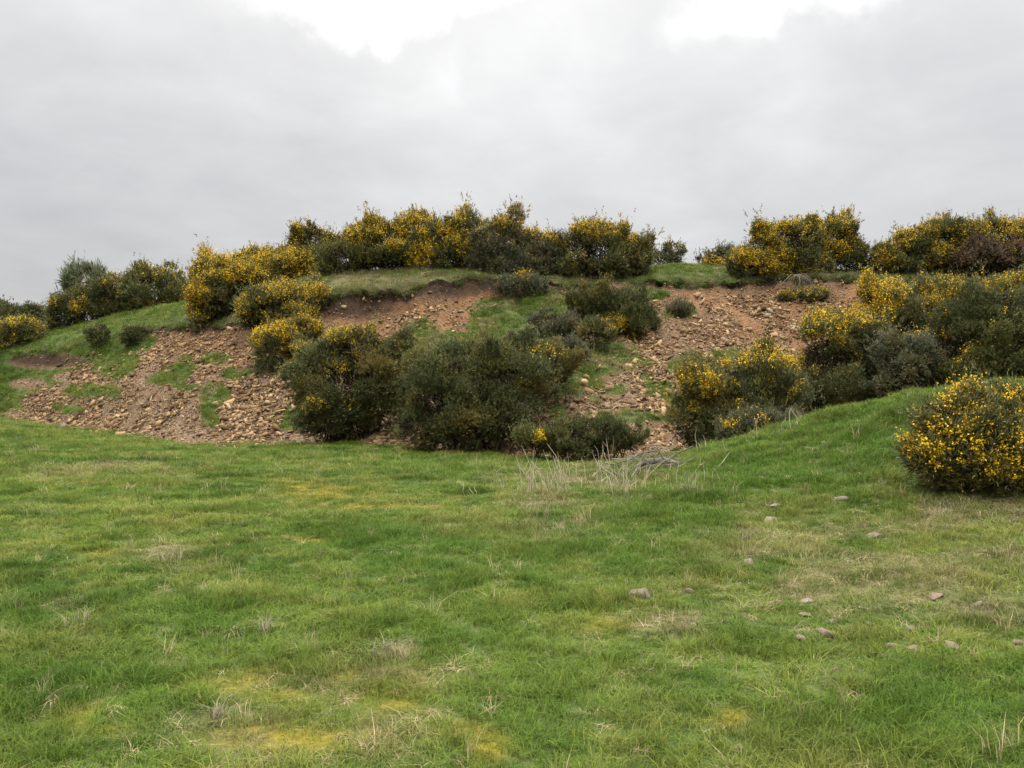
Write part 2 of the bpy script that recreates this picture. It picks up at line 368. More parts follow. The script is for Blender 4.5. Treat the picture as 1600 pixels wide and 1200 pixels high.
# undercut: the turf lip leans out over the earth face
ov = np.interp(GS, [6.3, 6.75, 6.98, 7.15, 7.6], [-.12, -.30, .34, .30, 0]) * (.1 + 1.0 * fbm(GX * .8, GY * 0, 0, 2, 71) + .9 * (fbm(GX * 3.1, GY * 0, 0, 2, 75) - .4))
ov = ov * sstep(.1, .4, GX / GY * 0 + 1) * np.interp(800 + F * GX / GY, [200, 460, 600, 660, 800, 950, 1400], [.3, .8, .75, .3, .3, .5, .55])
GYd = GY - ov
lipw = np.interp(GS, [6.5, 6.8, 7.05, 7.3], [0, 1, 1, 0])
GZ = GZ + lipw * (fbm(GX * 2.6, GY * 2.6, 0, 3, 141) - .5) * .34
ov = ov + lipw * (fbm(GX * 4.5, GY * 1.0, 0, 2, 143) - .5) * .30
GYd = GY - ov
gk = ground_kind(GX, GY, GZ, GS)
R, Cn = GX.shape
V = np.stack([GX, GYd, GZ], -1).reshape(-1, 3)
idx = np.arange(R * Cn).reshape(R, Cn)
def quads(i):
    return np.stack([i[:-1, :-1], i[:-1, 1:], i[1:, 1:], i[1:, :-1]], -1).reshape(-1, 4)
rf = int(np.argmax(ss >= 4.0))
def sheet(name, r0, r1, extra=None):
    ids = idx[r0:r1 + 1]
    used = ids.ravel(); remap = np.full(R * Cn, -1); remap[used] = np.arange(len(used))
    Vv = V[used]; Q = remap[quads(ids)]
    at = {k: gk[k].ravel()[used].astype(np.float32) for k in ('turf', 'humus_shade', 'red', 'stony', 'moss', 'straw')}
    if extra is not None:
        nV, nQ = extra; base = len(Vv)
        Vv = np.concatenate([Vv, nV]); Q = np.concatenate([Q, np.where(nQ >= 10**8, nQ - 10**8 + base, remap[np.minimum(nQ, R * Cn - 1)])])
        for k in at: at[k] = np.concatenate([at[k], np.full(len(nV), 1.0 if k == 'turf' else 0.0, np.float32)])
    me = mesh_np(name, Vv, [Q], M_GROUND, True)
    for k, v in at.items(): attr(me, k, 'FLOAT', v)
    return link(bpy.data.objects.new(name, me))
# behind the camera: carry the front edge of the fan (and its flanks up to the foot) back to y = -150
bound = np.concatenate([idx[1:rf + 1, 0][::-1], idx[0], idx[1:rf + 1, -1]])
bx = V[bound, 0]; by = V[bound, 1]; bz = V[bound, 2]
rows = []
for t in (.04, .12, .3, 1.0):
    rows.append(np.stack([bx + (bx * 6) * t, by * (1 - t) + (-150) * t, bz * (1 - min(1, t * 2))], -1))
nV = np.concatenate(rows); nb = len(bound); T = 10**8
ring = [bound] + [T + np.arange(nb) + nb * k for k in range(4)]
nQ = np.concatenate([np.stack([ring[k + 1][:-1], ring[k + 1][1:], ring[k][1:], ring[k][:-1]], -1) for k in range(4)])
meadow = tag(sheet('meadow', 0, rf, (nV, nQ)), kind='structure')
hill = tag(sheet('hillside', rf, R - 1), kind='structure')

# ------------------------------------------------------------------ scatter: one object, prototypes + points, spread by geometry nodes
def scatter(name, protos, P, rot, scl, pidx, col, mat):
    Vs, Fs, gid = [], [], []
    b = 0
    fdict = {}
    for i, (v, fl) in enumerate(protos):
        Vs.append(v); gid.append(np.full(len(v), i))
        for f in fl: fdict.setdefault(np.asarray(f).shape[1], []).append(np.asarray(f) + b)
        b += len(v)
    npv = b
    Vs.append(P); gid.append(np.full(len(P), -1))
    me = mesh_np(name, np.concatenate(Vs), [np.concatenate(v) for v in fdict.values()], mat)
    n = len(P); z3 = np.zeros((npv, 3), np.float32)
    attr(me, 'is_pt', 'BOOLEAN', np.concatenate([np.zeros(npv, bool), np.ones(n, bool)]))
    attr(me, 'gid', 'INT', np.concatenate(gid).astype(np.int32))
    attr(me, 'pick', 'INT', np.concatenate([np.zeros(npv), pidx]).astype(np.int32))
    attr(me, 'rot', 'FLOAT_VECTOR', np.concatenate([z3, rot]).astype(np.float32))
    attr(me, 'scl', 'FLOAT_VECTOR', np.concatenate([z3, scl]).astype(np.float32))
    c4 = np.ones((npv + n, 4), np.float32); c4[npv:, :3] = col
    attr(me, 'col', 'FLOAT_COLOR', c4)
    o = link(bpy.data.objects.new(name, me))
    ng = bpy.data.node_groups.new(name + '_spread', 'GeometryNodeTree')
    ng.interface.new_socket('Geometry', in_out='INPUT', socket_type='NodeSocketGeometry')
    ng.interface.new_socket('Geometry', in_out='OUTPUT', socket_type='NodeSocketGeometry')
    gi = ng.nodes.new('NodeGroupInput'); go = ng.nodes.new('NodeGroupOutput')
    def na(nm, dt):
        q = ng.nodes.new('GeometryNodeInputNamedAttribute'); q.data_type = dt; q.inputs['Name'].default_value = nm
        return [s for s in q.outputs if s.enabled and s.name == 'Attribute'][0]
    sep = ng.nodes.new('GeometryNodeSeparateGeometry'); sep.domain = 'POINT'
    ng.links.new(gi.outputs[0], sep.inputs['Geometry']); ng.links.new(na('is_pt', 'BOOLEAN'), sep.inputs['Selection'])
    sp = ng.nodes.new('GeometryNodeSplitToInstances'); sp.domain = 'POINT'
    ng.links.new(sep.outputs['Inverted'], sp.inputs['Geometry']); ng.links.new(na('gid', 'INT'), sp.inputs['Group ID'])
    iop = ng.nodes.new('GeometryNodeInstanceOnPoints')
    ng.links.new(sep.outputs['Selection'], iop.inputs['Points']); ng.links.new(sp.outputs[0], iop.inputs['Instance'])
    iop.inputs['Pick Instance'].default_value = True
    ng.links.new(na('pick', 'INT'), iop.inputs['Instance Index'])
    ng.links.new(na('rot', 'FLOAT_VECTOR'), iop.inputs['Rotation']); ng.links.new(na('scl', 'FLOAT_VECTOR'), iop.inputs['Scale'])
    ng.links.new(iop.outputs[0], go.inputs[0])
    md = o.modifiers.new('spread', 'NODES'); md.node_group = ng
    return o

# ------------------------------------------------------------------ grass
FSTONES = [  # px, py, width px, flatness, label
 (1003, 924, 50, .45, 'pale flat stone nearest the middle of the meadow, largest of the light ones'),
 (1213, 942, 26, .6, 'small grey stone left of the paired pinkish stones'),
 (1262, 939, 34, .5, 'pinkish grey stone with a lichen patch upper of a close pair'),
 (1258, 960, 22, .4, 'small pale flat stone just below the pinkish grey stone'),
 (1292, 989, 42, .75, 'reddish brown rounded boulder, largest stone in the right meadow'),
 (1249, 997, 28, .5, 'pale stone just left of the reddish brown boulder'),
 (1423, 983, 26, .7, 'small orange brown block of stone right of the reddish boulder'),
 (1395, 1010, 26, .6, 'small grey stone below the orange brown block'),
 (1432, 1012, 32, .35, 'flat buff stone sunk in grass beside the small grey one'),
 (1491, 1007, 40, .45, 'white spotted flat grey stone in the right meadow'),
 (1592, 1005, 24, .6, 'tan stone cut by the right edge of the frame'),
 (1212, 788, 30, .4, 'flat stone upper left of the straw patch on the mound side'),
 (1312, 777, 30, .4, 'pale flat stone highest on the mound side below the bushes'),
 (1202, 809, 36, .35, 'flat buff stone just below the upper left mound stone'),
 (1367, 836, 34, .6, 'reddish stone beside an upright dead tuft on the mound side'),
 (1346, 822, 16, .9, 'small upright grey stone above the reddish one'),
 (1172, 878, 30, .6, 'brown stone at the left end of the dry straw patch'),
 (1155, 913, 18, .5, 'small orange stone below the straw patch'),
 (1140, 918, 20, .5, 'small grey stone left of the small orange one'),
 (1078, 923, 20, .6, 'small brownish stone right of the pale flat stone'),
 (1465, 930, 40, .3, 'low flat stone among dry grass in the right meadow'),
 (1527, 945, 24, .7, 'tan knobbly stone by the withered tuft at the right'),
 (1300, 958+12, 26, .3, 'thin buff slab above the reddish brown boulder'),
 (1360, 975, 24, .3, 'thin pale slab between the boulder and the orange block'),
 (1302, 1047, 20, .4, 'small half buried stone lowest in the right meadow'),
 (1155, 1170, 20, .5, 'small tan stone near the bottom edge right of the middle'),
]
STONE_AT = []
for (px, py, w, fl, lb) in FSTONES:
    q = ground_at(px, py + w * .12); STONE_AT.append((q[0], q[1], q[2], w / F * q[1]))
def tuft(n, rad, h0, h1_, w, lean, droop=.5):
    ang = rng.random(n) * 6.283; r = rad * np.sqrt(rng.random(n))
    bx, by = r * np.cos(ang), r * np.sin(ang)
    la = rng.random(n) * 6.283; le = lean * (0.3 + rng.random(n))
    h = h0 + (h1_ - h0) * rng.random(n)
    dx, dy = np.cos(la) * le, np.sin(la) * le
    wa = la + 1.57 + rng.normal(0, .5, n); wx, wy = np.cos(wa) * w / 2, np.sin(wa) * w / 2
    ww = .7 + .6 * rng.random(n); wx, wy = wx * ww, wy * ww
    z0 = -.015
    m = .55; k = 1 + droop
    a = np.stack([bx - wx, by - wy, np.full(n, z0)], -1); b = np.stack([bx + wx, by + wy, np.full(n, z0)], -1)
    c = np.stack([bx + dx * h * m * .6 + wx * .8, by + dy * h * m * .6 + wy * .8, h * m], -1)
    d = np.stack([bx + dx * h * m * .6 - wx * .8, by + dy * h * m * .6 - wy * .8, h * m], -1)
    e = np.stack([bx + dx * h * k, by + dy * h * k, h * (1 - .25 * droop * le)], -1)
    V = np.stack([a, b, c, d, e], 1).reshape(-1, 3)
    i = np.arange(n)[:, None] * 5
    return V, [i + np.array([[0, 1, 2, 3]]), i + np.array([[3, 2, 4]])]
PROTO = [tuft(30, .075, .025, .06, .0042, .7) for _ in range(5)] + [tuft(30, .08, .045, .095, .0046, .85) for _ in range(5)] \
      + [tuft(16, .08, .02, .05, .004, 2.0, .9) for _ in range(3)] + [tuft(12, .05, .10, .22, .0035, .5) for _ in range(3)]
def mixa(a, b, t):
    return a * (1 - t[:, None]) + b * t[:, None]
CA = lambda *c: np.array(c)[None, :]
def grass_cols(x, Y, k, n):
    n1 = fbm(x * .45, Y * .45, 0, 3, 81); n2 = fbm(x * 1.9, Y * 1.9, 0, 3, 91); n3 = vnoise(x * 6, Y * 6, 0, 95); r = rng.random(n)
    c = mixa(CA(.046, .094, .009), CA(.126, .170, .025), sstep(.28, .72, n1 * .35 + n2 * .35 + n3 * .3))
    c = mixa(c, CA(.21, .21, .055), sstep(.55, .8, n2 + (r - .5) * .4) * .7)
    c = mixa(c, CA(.068, .132, .015), k['lush_dim'] * .65)  # lush green, also carries the painted foreground darkening
    c = mixa(c, CA(.19, .150, .018), k['moss'] * (.2 + .6 * r))
    c = mixa(c, CA(.13, .125, .055), np.clip(k['high'], 0, 1) * (.4 + .4 * r)) if 'high' in k else c
    c = mixa(c, CA(.19, .165, .075), k['straw'] * (.2 + .75 * rng.random(n)))
    c = c * (.75 + .5 * rng.random((n, 1)))
    return c, n1, n2
def grass_points(regions, smin, smax, turf_thr):
    xs, ys, dens_s = [], [], []
    for (Y0, Y1, U0, U1, dens, sc) in regions:
        area = (U1 - U0) * (Y1 ** 2 - Y0 ** 2) / 2
        n = int(area * dens)
        Yv = np.sqrt(Y0 ** 2 + rng.random(n) * (Y1 ** 2 - Y0 ** 2)); xv = Yv * (U0 + (U1 - U0) * rng.random(n))
        xs.append(xv); ys.append(Yv); dens_s.append(np.full(n, sc))
    x = np.concatenate(xs); Y = np.concatenate(ys); sc = np.concatenate(dens_s)
    z, s = hs(x, Y); k = ground_kind(x, Y, z, s)
    keep = (s >= smin) & (s < smax) & (k['turf'] + (rng.random(len(x)) - .5) * .5 > turf_thr)
    for (sx_, sy_, _, sz_) in STONE_AT:      # stones keep the sward open on and just around them
        keep &= (((x - sx_) / (sz_ * .42)) ** 2 + ((Y - sy_ + sz_ * .12) / (sz_ * .42)) ** 2 > 1) | (rng.random(len(x)) < .12)
    k = {a: b[keep] for a, b in k.items()}
    return x[keep], Y[keep], z[keep], s[keep], sc[keep], k
def lay_grass(name, regions, smin, smax, thr=.5, hscale=1.0):
    x, Y, z, s, sc, k = grass_points(regions, smin, smax, thr)
    n = len(x); k['high'] = sstep(6.6, 6.95, s) * np.interp(k['px'], [0, 280, 480, 960, 1010, 1150, 1200], [0, 0, 1, 1, .2, .3, .8])
    col, n1, n2 = grass_cols(x, Y, k, n)
    nw = fbm(x * 1.7, Y * 1.7, 0, 2, 133) * 1.6
    tall = np.clip(k['lush_dim'] * .35 + sstep(.45, .8, fbm(x * 2.1 + Y * 1.1 + nw, Y * 2.3 - x * .9 - nw, 0, 2, 131)) * .9 + sstep(.52, .75, n2) * .4 - k['moss'] * .8, 0, 1.2)
    kind = np.where(rng.random(n) < .15 + .6 * tall, 5 + rng.integers(0, 5, n), rng.integers(0, 5, n))
    st = rng.random(n) < (.05 + .30 * k['straw'])
    kind = np.where(st, 10 + rng.integers(0, 3, n), kind)
    up = rng.random(n) < (.006 + .03 * k['straw'])
    kind = np.where(up, 13 + rng.integers(0, 3, n), kind)
    dead = st | up
    dc = CA(.26, .22, .12) * (.7 + .6 * rng.random((n, 1)))
    col = np.where((dead & (rng.random(n) < .8))[:, None], dc, col)
    scale = sc * (.7 + .6 * rng.random(n)) * (1 - .35 * k['moss'])
    hz = scale * (.55 + .42 * tall) * hscale; col = col * (1.06 - .14 * tall)[:, None]
    rot = np.stack([rng.normal(0, .12, n), rng.normal(0, .12, n), rng.random(n) * 6.283], -1)
    P = np.stack([x, Y, z], -1)
    return scatter(name, PROTO, P, rot, np.stack([scale, scale, hz], -1), kind, col, M_GRASS)
g = lay_grass('meadow_grass', [(2.3, 5, -.95, .95, 420, .85), (5, 9, -.9, .9, 330, .95), (9, 14, -.85, .85, 190, 1.2), (14, 24, -.8, .85, 95, 1.6), (24, 42, -.8, -.3, 45, 2.1)], 0, 4.1, .4)
tag(g, 'short green meadow grass mottled with moss and straw', 'grass', kind='stuff')
g = lay_grass('bank_turf', [(17, 30, -.75, .8, 70, 1.7), (30, 42, -.75, .8, 60, 2.0), (42, 50, -.75, .8, 26, 2.4)], 3.9, 9, .55, 1.15)
tag(g, 'rough turf growing in patches on the quarry bank', 'grass', kind='stuff')

# sods and grass hanging over the turf lip
cand = np.argwhere((GS > 6.86) & (GS < 7.12) & (np.abs(GX / GY) < .75))
cand = cand[rng.integers(0, len(cand), 5200)]
LP_ = np.stack([GX[cand[:, 0], cand[:, 1]], GYd[cand[:, 0], cand[:, 1]] - .04, GZ[cand[:, 0], cand[:, 1]] - .03], -1) + rng.normal(0, .05, (len(cand), 3))
patchy = fbm(LP_[:, 0] * .7, LP_[:, 0] * 0, 0, 2, 121)
LP_ = LP_[patchy + rng.normal(0, .12, len(LP_)) > np.interp(800 + F * LP_[:, 0] / LP_[:, 1], [300, 500, 600, 680, 800, 950], [.47, .54, .56, .44, .46, .56])]; n = len(LP_)
lc, _, _ = grass_cols(LP_[:, 0], LP_[:, 1], {a: np.zeros(n) for a in ('lush_dim', 'moss', 'straw')}, n)
lc = np.where((rng.random(n) < .45)[:, None], CA(.17, .14, .085) * (.5 + rng.random((n, 1))), lc * .85)
sc_ = 1.0 + 1.2 * rng.random(n)
g = scatter('overhanging_turf', PROTO, LP_, np.stack([.9 + rng.normal(0, .5, n), rng.normal(0, .4, n), rng.normal(0, .6, n)], -1), np.repeat(sc_[:, None], 3, 1), rng.integers(5, 13, n), lc, M_GRASS)
tag(g, 'grass and roots hanging over the broken turf edge', 'grass', kind='stuff')

# ------------------------------------------------------------------ bushes
def rand_dirs(n):
    v = rng.normal(size=(n, 3)); return v / np.linalg.norm(v, axis=1, keepdims=True)
def nrm(v):
    return v / np.maximum(np.linalg.norm(v, axis=-1, keepdims=True), 1e-9)
def sprigs(P, D, k, length, width, spread, reach=None):
    """k narrow leaves per sprig, growing along D from P"""
    n = len(P)
    reach = np.full(n, 1.3) if reach is None else reach
    s = rng.random((n, k, 1)) * length * reach[:, None, None]
    base = P[:, None, :] + D[:, None, :] * s + rng.normal(0, length * .11, (n, k, 3))
    d = nrm(D[:, None, :] + rng.normal(0, spread, (n, k, 3)))
    L_ = length * (.55 + .8 * rng.random((n, k, 1)))
    side = nrm(np.cross(d, rng.normal(size=(n, k, 3)))) * width * .5
    tip = base + d * L_
    mid = base + d * L_ * .4
    V = np.stack([base, mid + side, tip, mid - side], 2).reshape(-1, 3)
    i = np.arange(n * k)[:, None] * 4
    return V, i + np.array([[0, 1, 2, 3]])
def flowers(P, k, size, D):
    n = len(P)
    c = P[:, None, :] + rng.normal(0, size * 1.3, (n, k, 3)) + D[:, None, :] * rng.normal(0, size * 3.6, (n, k, 1))
    a = nrm(rng.normal(size=(n, k, 3))); b = nrm(np.cross(a, rng.normal(size=(n, k, 3))))
    r = size * (.5 + .6 * rng.random((n, k, 1)))
    V = np.stack([c - a * r, c - b * r * .7, c + a * r, c + b * r * .7], 2).reshape(-1, 3)
    i = np.arange(n * k)[:, None] * 4
    return V, i + np.array([[0, 1, 2, 3]])
def tubes(paths, radii, sides=4):
    Vs, Fs = [], []; b = 0
    a = np.arange(sides) / sides * 6.283
    for p, r in zip(paths, radii):
        p = np.asarray(p, float); r = np.asarray(r, float); n = len(p)
        t = nrm(np.gradient(p, axis=0))
        ref = np.where(np.abs(t[:, 2:3]) > .9, np.array([[1., 0, 0]]), np.array([[0, 0, 1.]]))
        e1 = nrm(np.cross(t, ref)); e2 = np.cross(t, e1)
        ringv = p[:, None, :] + r[:, None, None] * (np.cos(a)[None, :, None] * e1[:, None, :] + np.sin(a)[None, :, None] * e2[:, None, :])
        Vs.append(ringv.reshape(-1, 3))
        i = np.arange(n * sides).reshape(n, sides) + b
        j = np.roll(i, -1, axis=1)
        Fs.append(np.stack([i[:-1], j[:-1], j[1:], i[1:]], -1).reshape(-1, 4))
        b += n * sides
    return np.concatenate(Vs), np.concatenate(Fs)

BUSH_LOBES = []
def bush(name, label, cat, lobes, Y=None, base=None, tone='olive', bloom=0.0, spots_=(), up=.35, dens=1.0, clump=.40, group='gorse bushes on and around the quarry bank', twig_out=0, leaf=1.0, topb=.7, kfl=1.0, ragged=1.0):
    """lobes: (px,py,rx,ry) outline ellipses of the photograph; the bush gets its own distance Y and real size"""
    if Y is None:
        Y = ground_at(*base)[1]
    cs, rs = [], []
    for lb in lobes:
        dY = lb[4] if len(lb) > 4 else 0
        Yl = Y + dY
        cs.append(((lb[0] - 800) / F * Yl, Yl, EYE + (600 - lb[1]) / F * Yl))
        lb = (lb[0], lb[1], lb[2] * .95, lb[3] * .95)
        rs.append((lb[2] / F * Yl, max(lb[2], lb[3]) * .85 / F * Yl, lb[3] / F * Yl))
        BUSH_LOBES.append((lb[0], lb[1], lb[2], lb[3], Yl))
    cs = np.array(cs); rs = np.array(rs)
    px_m = Y / 796.0
    ll = max(.055, 2.6 * px_m) * leaf; lw = max(.010, .62 * px_m)
    if Y < 12: ll, lw = .075 * leaf, .011
    pts, nor = [], []
    ipts, inor, tones = [], [], []
    ksz = 1.0 if Y > 12 else .55
    for c, r in zip(cs, rs):
        area = 4 * math.pi * ((r[0] * r[1]) ** 1.6 / 3 + (r[0] * r[2]) ** 1.6 / 3 + (r[1] * r[2]) ** 1.6 / 3) ** (1 / 1.6)
        dn = 1.9 / (9 * ll * lw * .55) * dens
        # the crown is built of many rounded clumps of shoots, each turned outwards
        rc0 = min(.44 * ksz * (Y / 25) ** .35, .55 * min(r))
        nc = max(5, int(area / (math.pi * rc0 ** 2) * .95))
        dc = rand_dirs(nc * 2); dc = dc[dc[:, 1] < .6][:nc]
        rc = rc0 * (.45 + 1.0 * rng.random(len(dc)) ** 1.3)
        tc_ = rng.random(len(dc))
        cc = c + dc * (r - rc[:, None] * .70) * (1 + clump * rng.normal(0, .55, (len(dc), 1)))
        lump = (vnoise(cc[:, 0] * .9, cc[:, 1] * .9, cc[:, 2] * .9, 5) - .5) * clump * 2
        cc = cc + dc * r * lump[:, None]
        nper = (dn * 2 * math.pi * rc ** 2 * 1.15).astype(int) + 3
        ci = np.repeat(np.arange(len(dc)), nper)
        e = rand_dirs(len(ci)); out_ = dc[ci]
        dt = (e * out_).sum(1, keepdims=True)
        e = np.where(dt < -.15, e - 2 * dt * out_, e)
        sq = np.where(rng.random(len(ci)) < .05, 1.25 + .35 * rng.random(len(ci)), 1 - np.abs(rng.normal(0, .16, len(ci))))
        low_ = (e[:, 2] < -.25) & (rng.random(len(ci)) < .75)       # shoots grow to the light, the underside of a clump stays open
        e[low_, 2] *= -1
        pl_ = rng.random(len(dc)) < .17 * ragged                   # some clumps are tall plumes of this year's shoots
        ax = nrm(dc + np.array([0, -.1, 1.1]) + rng.normal(0, .25, dc.shape))
        par = (e * ax[ci]).sum(1, keepdims=True) * ax[ci]
        ev = np.where(pl_[ci][:, None], (e - par) * .62 + par * 1.75, e * np.array([1.08, 1.08, .78]))
        q = cc[ci] + ev * (rc[ci] * sq)[:, None]
        pts.append(q); nor.append(nrm(e + .5 * out_)); tones.append(tc_[ci])
        ni = int(area * dn) // 4
        di = rand_dirs(ni); ipts.append(c + di * r * (.35 + .42 * rng.random((ni, 1)))); inor.append(di)
    P = np.concatenate(pts); Nn = np.concatenate(nor)
    dmin = np.full(len(P), 9.0)
    cnt = np.zeros(len(P))
    for c, r in zip(cs, rs):
        e = np.linalg.norm((P - c) / r, axis=1); cnt += e < .62
    gz = H(P[:, 0], P[:, 1])
    keep = (cnt == 0) & (P[:, 2] > gz + .02)
    P, Nn = P[keep], Nn[keep]; Tn = np.concatenate(tones)[keep]
    D = nrm(Nn + np.array([0, 0, up * 1.6]) + rng.normal(0, .28, P.shape))
    # open holes where twigs show
    hole = vnoise(P[:, 0] * 2.3, P[:, 1] * 2.3, P[:, 2] * 2.3, 21)
    kp = (hole > .27) | (rng.random(len(P)) < .35)
    Pl, Dl = P[kp], D[kp]
    sh_ = rng.random(len(Pl)) < .13 * ragged                 # long leading shoots
    Dl = np.where(sh_[:, None], nrm(Dl + np.array([0, 0, .7])), Dl)
    LV, LF = sprigs(Pl, Dl, 9, ll, lw, .45, np.where(sh_, 2.2 + 2.2 * rng.random(len(Pl)), 1.3))
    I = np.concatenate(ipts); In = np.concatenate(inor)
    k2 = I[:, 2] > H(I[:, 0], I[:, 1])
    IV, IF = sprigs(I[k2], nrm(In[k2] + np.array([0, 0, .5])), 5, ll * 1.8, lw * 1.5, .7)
    # root point
    bxy = cs[np.argmin(cs[:, 2] - rs[:, 2])]
    loc = np.array([float(np.mean(cs[:, 0])), float(np.mean(cs[:, 1])), 0]); loc[2] = h1(loc[0], loc[1])
    root = link(bpy.data.objects.new(name, None)); root.location = loc; root.empty_display_size = .3
    tag(root, label, cat, group)
    def part(pn, V_, F_, mat):
        o = link(bpy.data.objects.new(pn, mesh_np(pn, V_ - loc, [F_], mat))); o.parent = root; return o
    fo = part('foliage', LV, LF, M_LEAF[tone]); attr(fo.data, 'clump', 'FLOAT', np.repeat(Tn[kp], 36).astype(np.float32))
    # stems from the ground up through the crown, plus dead inner twigs
    paths, rad = [], []
    for c, r in zip(cs, rs):
        ns = int(np.clip(10 * r[0] * r[2], 5, 16)) + twig_out
        for q in range(ns):
            d = rand_dirs(1)[0]; d[2] = abs(d[2]) * .9 + .1
            end = c + d * r * (1.0 if q >= twig_out else 1.28)
            x0, y0 = c[0] + rng.normal(0, .18) * r[0], c[1] + rng.normal(0, .18) * r[1]
            st = np.array([x0, y0, h1(x0, y0) - .05])
            if st[2] > end[2] - .1: continue
            mid = st * .5 + end * .5 + rng.normal(0, .1, 3) * r; mid[2] = (st[2] * .45 + end[2] * .55)
            paths.append([st, st * .6 + mid * .4 + rng.normal(0, .02, 3), mid, end]); r0 = .012 + .012 * r[2]
            rad.append([r0, r0 * .8, r0 * .6, r0 * .15])
    if paths:
        TV, TF = tubes(paths, rad)
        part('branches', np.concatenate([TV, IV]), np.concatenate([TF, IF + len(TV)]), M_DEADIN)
    # blossom
    if bloom > 0 or spots_:
        fs = .0165 if Y < 12 else max(.02, .66 * px_m)
        nn = fbm(P[:, 0] * 1.15, P[:, 1] * 1.15, P[:, 2] * 1.15, 2, 61) * .65 + vnoise(P[:, 0] * 4.5, P[:, 1] * 4.5, P[:, 2] * 4.5, 63) * .35
        upn = Nn[:, 2] * topb + Nn[:, 0] * -.12
        pr = sstep(.50, .68, nn + .30 * (upn - .15) + .45 * (bloom - .40)) if bloom > 0 else np.zeros(len(P))
        ppx, ppy = topix(P)
        if spots_:
            spv = spots(ppx, ppy, spots_, .6) * (Nn[:, 1] < .2) * sstep(.30, .52, nn + .04)
            pr = np.maximum(pr, spv)
        pr = pr * sstep(.20, .42, .65 * vnoise(P[:, 0] * 2.4, P[:, 1] * 2.4, P[:, 2] * 2.4, 77) + .35 * Tn)
        pr = pr * .68 * kfl
        sel = rng.random(len(P)) < pr
        if sel.sum() > 3:
            FP = P[sel] + D[sel] * ll * (.7 + .8 * rng.random((sel.sum(), 1)))
            FV, FF = flowers(FP, 16 if Y < 12 else 11, fs, D[sel])
            part('blossom', FV, FF, M_FLOWER)
    return root

G_SKY = 'gorse bushes along the skyline above the bank'
G_BANK = 'gorse bushes growing on the quarry bank'
G_LEFT = 'shrubs on the grassy rise at the far left'
B = bush
# --- far left rise
B('gorse_bush', 'low dark gorse bush with thin bare twigs at the left edge of the skyline', 'bush', [(15, 505, 50, 28), (-50, 500, 50, 36), (62, 508, 26, 24)], 48, tone='dark', twig_out=5, group=G_LEFT)
B('gorse_bush', 'small low gorse covered in orange yellow blossom at the left edge of the grassy rise', 'bush', [(26, 522, 28, 19), (5, 530, 18, 14)], 43.5, bloom=.55, spots_=[(20, 525, 22, 14)], group=G_LEFT)
B('broom_bush', 'upright grey green broom with feathery top left of the round dark gorse', 'bush', [(132, 448, 24, 28), (118, 454, 16, 20), (150, 442, 13, 20)], 48.5, tone='grey', up=2.2, leaf=2.2, clump=.2, ragged=.5, dens=.5, twig_out=4, group=G_LEFT)
B('gorse_bush', 'dark gorse thicket with few flowers under the grey green broom', 'bush', [(105, 490, 28, 34), (140, 490, 32, 34), (170, 500, 24, 25)], 46.5, tone='dark', bloom=.1, spots_=[(163, 477, 10, 7), (86, 475, 8, 5)], group=G_LEFT)
B('gorse_bush', 'gorse with orange yellow patches between the broom and the round dark bush', 'bush', [(180, 462, 30, 32), (205, 470, 22, 28)], 47, bloom=.2, spots_=[(180, 440, 16, 8), (205, 452, 14, 10), (215, 465, 10, 6)], group=G_LEFT)
B('gorse_bush', 'round dark gorse bush without blossom standing highest on the left grassy rise', 'bush', [(240, 462, 50, 40), (275, 470, 20, 30), (255, 485, 38, 20), (220, 440, 22, 18)], 46, tone='dark', bloom=.12, group=G_LEFT)
B('gorse_shrub', 'small dark shrub alone on the left grassy slope', 'shrub', [(156, 525, 13, 16)], None, (156, 540), tone='dark', group=G_LEFT)
B('gorse_shrub', 'low dark green shrub at the edge of the scree on the left slope', 'shrub', [(216, 526, 16, 9), (203, 532, 10, 6)], None, (216, 535), tone='dark', group=G_LEFT)
# --- skyline, left of centre
B('gorse_bush', 'tall rounded gorse with yellow crown standing at the left end of the bank top', 'bush', [(345, 460, 46, 52), (325, 475, 26, 44), (380, 455, 32, 40), (335, 505, 22, 18)], 36.3, (350, 520), bloom=.45, spots_=[(340, 420, 38, 16), (312, 445, 14, 30), (380, 430, 26, 16), (310, 480, 14, 18)], group=G_SKY)
B('gorse_bush', 'long yellow topped gorse behind the tall rounded one on the bank top', 'bush', [(420, 425, 48, 30), (465, 425, 40, 34), (395, 415, 26, 18), (440, 450, 50, 26), (500, 440, 26, 30)], 38.5, bloom=.55, spots_=[(450, 412, 46, 16), (400, 408, 26, 10), (470, 440, 20, 10)], group=G_SKY)
B('gorse_bush', 'dark open topped gorse with knobbly shoots on the left skyline', 'bush', [(492, 383, 34, 23), (470, 378, 14, 14), (520, 388, 22, 20), (480, 405, 36, 20)], 39.5, tone='dark', bloom=.25, spots_=[(475, 380, 12, 7), (520, 376, 12, 6)], clump=.3, group=G_SKY)
B('gorse_bush', 'dark green gorse without blossom at the left end of the pale turf strip', 'bush', [(540, 408, 36, 28), (570, 405, 28, 26), (525, 425, 22, 16)], 35.6, tone='dark', group=G_SKY)
B('gorse_bush', 'broad yellow flecked gorse at the left half of the highest thicket', 'bush', [(610, 385, 56, 42), (575, 375, 36, 26), (640, 375, 44, 38), (620, 410, 56, 26)], 36.2, bloom=.42, spots_=[(560, 372, 34, 14), (600, 362, 50, 14), (640, 350, 40, 12)], group=G_SKY)
B('gorse_bush', 'broad gorse with yellow blossom down its front amid the highest thicket', 'bush', [(690, 380, 46, 45), (725, 385, 40, 42), (700, 410, 56, 28), (665, 395, 30, 36)], 35.4, bloom=.42, spots_=[(665, 385, 14, 36), (700, 352, 40, 12), (655, 400, 16, 14), (730, 370, 16, 26)], group=G_SKY)
